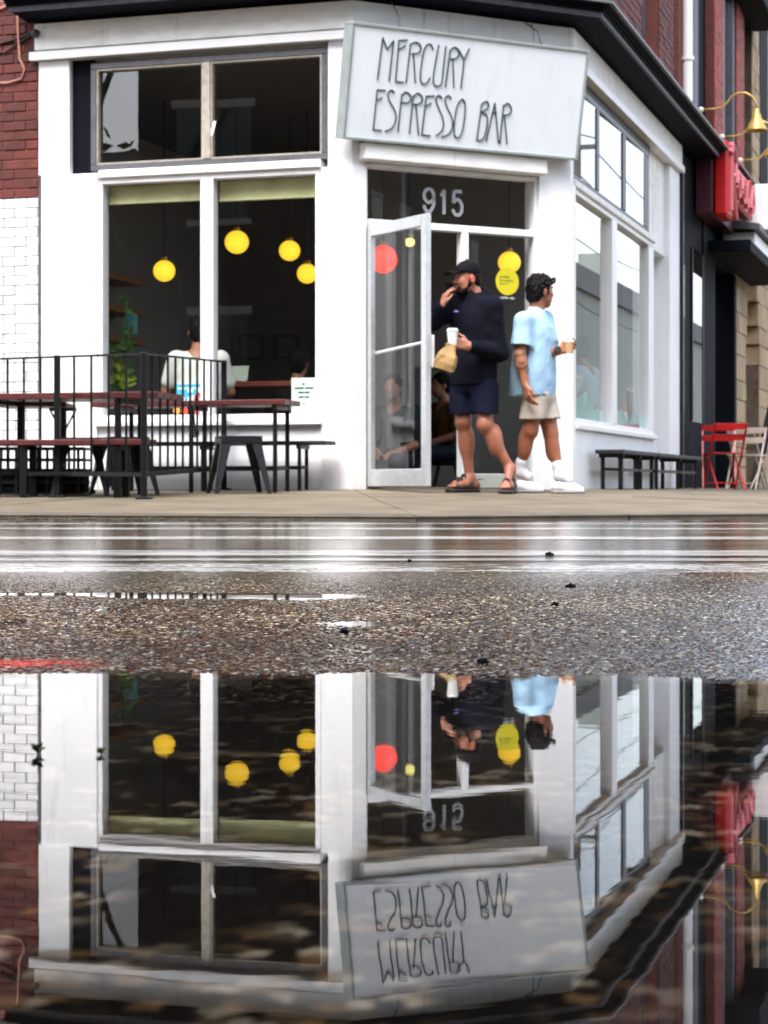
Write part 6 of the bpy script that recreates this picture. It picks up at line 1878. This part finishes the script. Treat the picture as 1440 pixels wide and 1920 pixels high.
ts.cap(P(984, 640, Y0, -.08), P(966, 752, Y0, -.05), .055, .050, .08)
ts.cap(sn + (0, 0, .004), sf + (0, 0, .004), .058, .058, .06)
ts.flat(sn, sn * .28 + en * .72, .060, .083, .05); ts.flat(sf, sf * .30 + ef * .70, .060, .080, .05)
ts.cap(P(1006, 592, Y0), P(1008, 580, Y0), .070, .060, .03)
ad = unit(en - sn); ts.cut((0, 0, -1), -P(0, 743, Y0)[2])
ts.sub(P(1009, 577, Y0), P(1016, 560, Y0), .056, .062)
ts.sub(sn * .42 + en * .58, sn * .1 + en * .9, .052, .064); ts.sub(P(1003, 735, Y0), P(1003, 765, Y0), .11, .12)
ts.build('t_shirt', BLUE, man2, .0070, folds(31, .010, 30, 7, (1, 1, .6)))
CREAM = cloth('cream_cotton', (.50, .455, .39), .8, .06, 8, .4, 260)
sh = Sdf(); sh.ell(P(1010, 742, Y0), (.150, .112, .09), Rt, .05)
for hp, kn in ((hn, kn_), (hff, kf_)): sh.cap(hp, kn, .093, .099, .03)
sh.cut(unit((.05, 0, -1)), unit((.05, 0, -1)).dot(P(1012, 786, Y0)))
for hp, kn in ((hn, kn_), (hff, kf_)): sh.sub(kn * .8 + hp * .2, kn * 1.15 - hp * .15, .080, .09)
sh.build('shorts', CREAM, man2, .0070, folds(35, .008, 24, 5, (1, 1, .5)))
b = MB(); b.para(P(1016, 742, Y0, -.20), (.03, .012, -.003), (0, 0, .016), (.002, -.006, 0)); b.build('shorts_tag', mat('tag_blue', (.03, .07, .12), .6), man2)
SOCK = cloth('white_sock', (.62, .62, .67), .8, .04, 20, .5, 240); SHOE = mat('white_leather', (.68, .68, .71), .42, .03, 8, .1, 60)
for an, dv, gz, lift in ((an_, (.95, -.20), zs(*an_[:2]), .0), (af_, (.97, -.12), zs(*af_[:2]), .0)):
    d = unit((*dv, 0)); s = np.array((-d[1], d[0], 0)); up = np.array((0, 0, 1.))
    sk = Sdf(); kk = kn_ if an is an_ else kf_; tt = unit(kk - an)
    sk.cap(an + tt * .055, an + tt * .052, .044, .044, .01); sk.cap(an + tt * .05, an - up * .03, .042, .044, .02); sk.cap(an - up * .02, an - up * .06 + d * .06, .042, .036, .03)
    sk.build('sock', SOCK, man2, .006)
    hl_ = np.array((an[0], an[1], gz)) - d * .030; sho = Sdf()
    sho.cap(hl_ + up * .045, hl_ + d * .14 + up * .034, .036, .034, .03); sho.cap(hl_ + d * .10 + up * .030, hl_ + d * .185 + up * .024, .040, .026, .03)
    sho.cap(hl_ + d * .03 + up * .070, hl_ + d * .10 + up * .052, .033, .024, .03); sho.cut((0, 0, -1), -(gz + .012)); sho.sub(an + up * .02, an - up * .02, .036, .034)
    so_ = sho.build('shoe', SHOE, man2, .006)
    sl = Sdf(); sl.cap(hl_ + up * .012, hl_ + d * .185 + up * .012, .037, .031, .02); sl.cap(hl_ + d * .10 + up * .012, hl_ + d * .165 + up * .012, .042, .036, .02); sl.cut((0, 0, -1), -(gz + .0005)); sl.cut((0, 0, 1), gz + .020)
    sl.build('sole', mat('sole_grey', (.28, .28, .29), .6, .05), so_, .006)
b = MB(); ax_ = unit(wf - ef); b.tube([wf - ax_ * .012, wf + ax_ * .012], .034, 14); b.tube([wf + np.array((0, -.032, .008)), wf + np.array((0, -.040, .010))], .019, 14); b.build('watch', BLACKM, man2)
cu = thing('paper_cup', 'small kraft cup with pale lid held out by the man in pale blue', 'cup', tuple(cup2 - (0, 0, .04)))
b = MB(); b.lathe([(.001, -.045), (.028, -.045), (.037, .035), (.001, .035)], cup2, 20); b.build('cup_body', mat('cup_kraft', (.50, .33, .17), .6, .05), cu)
b = MB(); b.lathe([(.039, .034), (.040, .042), (.034, .050), (.001, .048)], cup2, 20); b.build('lid', mat('lid_pale', (.70, .64, .58), .4, .05), cu)

# ---- customers inside
def seated(px, py_head, Y, yaw, seat_h, shirt, trousers, hairm, skinm, label, hair_k=1.0, lean=.06, hs=1.0, arms='table', cardigan=None):
    """Seated figure; local frame: faces +y before yaw, x to its right."""
    c = wpt(px, py_head, Y); head = np.array((0, lean + .03, 0)); floor = .177
    ca, sa = math.cos(yaw), math.sin(yaw)
    hz = c.z; seat = hz - .72 * hs
    root = thing('person', label, 'person', (c.x, c.y, floor), yaw, None)
    def L(x, y, z): return np.array((c.x + ca * x - sa * y, c.y + sa * x + ca * y, z))
    R = rot_cols((ca, sa, 0), (-sa, ca, 0), (0, 0, 1))
    S = Sdf()
    S.ell(L(0, lean, hz + .02), (.074, .092, .092), R, .02); S.ell(L(0, lean + .045, hz - .05), (.054, .055, .066), R, .03); S.cap(L(0, lean + .092, hz), L(0, lean + .108, hz - .035), .010, .013, .012)
    for g in (1, -1): S.ell(L(g * .076, lean - .004, hz - .015), (.009, .018, .03), R, .008)
    S.cap(L(0, lean - .01, hz - .08), L(0, 0, hz - .18), .05, .06, .03); S.cap(L(-.13, 0, hz - .23), L(.13, 0, hz - .23), .06, .06, .05); S.cap(L(0, 0, hz - .28), L(0, -.03, seat + .1), .11, .12, .05)
    for g in (1, -1):
        sh_ = L(g * .185, 0, hz - .235)
        if arms == 'table': el_, wr = L(g * .26, .06, hz - .49), L(g * .12, .30, hz - .46)
        else: el_, wr = L(g * .25, .03, hz - .49), L(g * .07, .30, seat + .14)
        S.chain([sh_, el_, wr], [.048, .040, .028], .02)
        hand(S, wr, L(g * .06, .40, wr[2] - .01) - wr, (0, 0, -1), L(0, 0, 0) - L(g, 0, 0), (16, 18, 20, 24), .18)
        hp, kn_2, an2 = L(g * .09, 0, seat + .07), L(g * .12, .42, seat + .06), L(g * .11, .44, max(floor + .09, seat - .40))
        S.cap(hp, kn_2, .085, .058, .03); S.cap(kn_2, an2, .052, .036, .02); S.cap(an2, an2 + L(0, .14, 0) - L(0, 0, 0) - (0, 0, .05), .036, .032, .02)
    S.build('body', skinm, root, .009, color=lambda V: np.ones((len(V), 3)))
    h = Sdf(); h.ell(L(0, lean - .012, hz + .035), (.086 * hair_k, .098 * hair_k, .092 * hair_k), R, .02); h.ell(L(0, lean - .05, hz - .03), (.074 * hair_k, .055, .07), R, .03); h.subell(L(0, lean + .11, hz - .045), (.085, .085, .10), R)
    h.build('hair', hairm, root, .009, folds(41, .008, 60, 5, (1, 1, 1)))
    t = Sdf(); t.ell(L(0, 0, hz - .34), (.205, .13, .16), R, .05); t.ell(L(0, -.02, hz - .50), (.185, .135, .18), R, .05); t.cap(L(-.16, 0, hz - .235), L(.16, 0, hz - .235), .068, .068, .05)
    for g in (1, -1):
        sh_ = L(g * .185, 0, hz - .235); el_ = L(g * .26, .06, hz - .49) if arms == 'table' else L(g * .25, .03, hz - .49)
        t.cap(sh_, sh_ * .3 + el_ * .7, .072, .066, .03)
    t.cut((0, 0, -1), -(seat + .0))
    to = t.build('shirt', shirt, root, .009, folds(43, .009, 20, 5))
    if cardigan:
        t = Sdf()
        for g in (1, -1):
            t.ell(L(g * .13, -.005, hz - .38), (.09, .142, .18), R, .05); sh_ = L(g * .185, 0, hz - .235); el_ = L(g * .25, .03, hz - .49); t.cap(L(g * .09, 0, hz - .225), sh_, .07, .078, .03); t.cap(sh_, el_, .078, .068, .03)
        t.cut((0, 0, -1), -(seat + .04)); t.build('cardigan', cardigan, root, .010, folds(47, .008, 20, 5))
    p = Sdf(); p.ell(L(0, -.02, seat + .07), (.17, .14, .10), R, .05)
    for g in (1, -1):
        hp, kn_2, an2 = L(g * .09, 0, seat + .07), L(g * .12, .42, seat + .06), L(g * .11, .44, max(floor + .09, seat - .40))
        p.cap(hp, kn_2, .098, .072, .04); p.cap(kn_2, kn_2 * .15 + an2 * .85, .070, .05, .03)
    p.build('trousers', trousers, root, .010)
    # stool under the sitter
    q = L(0, -.01, 0); st_ = thing('bar_stool', 'black stool under the ' + label, 'stool', (q[0], q[1], floor), 0, 'stools inside the cafe')
    b = MB(); b.lathe([(.001, 0), (.15, 0), (.165, .02), (.165, .04), (.001, .045)], (q[0], q[1], seat - .055), 20); b.build('seat', BLACKM, st_)
    for k in range(4):
        a = .78 + k * math.pi / 2; b = MB(); b.tube([(q[0] + .11 * math.cos(a), q[1] + .11 * math.sin(a), seat - .055), (q[0] + .17 * math.cos(a), q[1] + .17 * math.sin(a), floor)], .014, 8); b.build('leg', BLACKM, st_)
    return root
WSH = cloth('white_cotton', (.66, .68, .63), .8, .05, 6, .3, 200); DARKC = cloth('black_cotton', (.010, .010, .011), .8, .2, 10, .3, 200); GREYC = cloth('grey_cotton', (.05, .054, .058), .8, .1, 10, .3, 200)
GREENC = cloth('dark_green_knit', (.012, .022, .02), .85, .2, 20, .4, 200); DENIM = cloth('dark_denim', (.015, .02, .035), .8, .2, 20, .3, 200); TANC = cloth('tan_jacket', (.13, .075, .03), .8, .15, 10, .3, 160)
seated(372, 620, 16.05, math.radians(8), None, WSH, DENIM, HAIR2, SK2, 'customer in white T-shirt seen from behind at the shop window counter', .98)
seated(556, 680, 17.0, math.radians(-18), None, DARKC, DENIM, HAIR2, SK2, 'dark haired customer in black behind the mint paper notice', 1.02)
seated(740, 727, 17.35, math.radians(165), None, GREYC, DENIM, HAIR2, SK2, 'customer in grey top and dark cardigan seated behind the open door', .98, arms='lap', cardigan=GREENC)
seated(1096, 655, 19.3, math.radians(60), None, mat('pale_chambray', (.42, .50, .60), .8, .06, 6, .3, 200), TANC, HAIR1, SK1, 'customer in pale blue shirt sitting inside behind the near side window', 1.0, arms='lap')
seated(1178, 700, 20.9, math.radians(75), None, DARKC, DENIM, HAIR2, SK2, 'customer in black sitting inside behind the far side window', 1.0, arms='lap')
seated(836, 722, 19.0, math.radians(120), None, TANC, DENIM, HAIR1, SK1, 'customer in tan jacket seated inside behind the bearded man', 1.0, arms='lap')
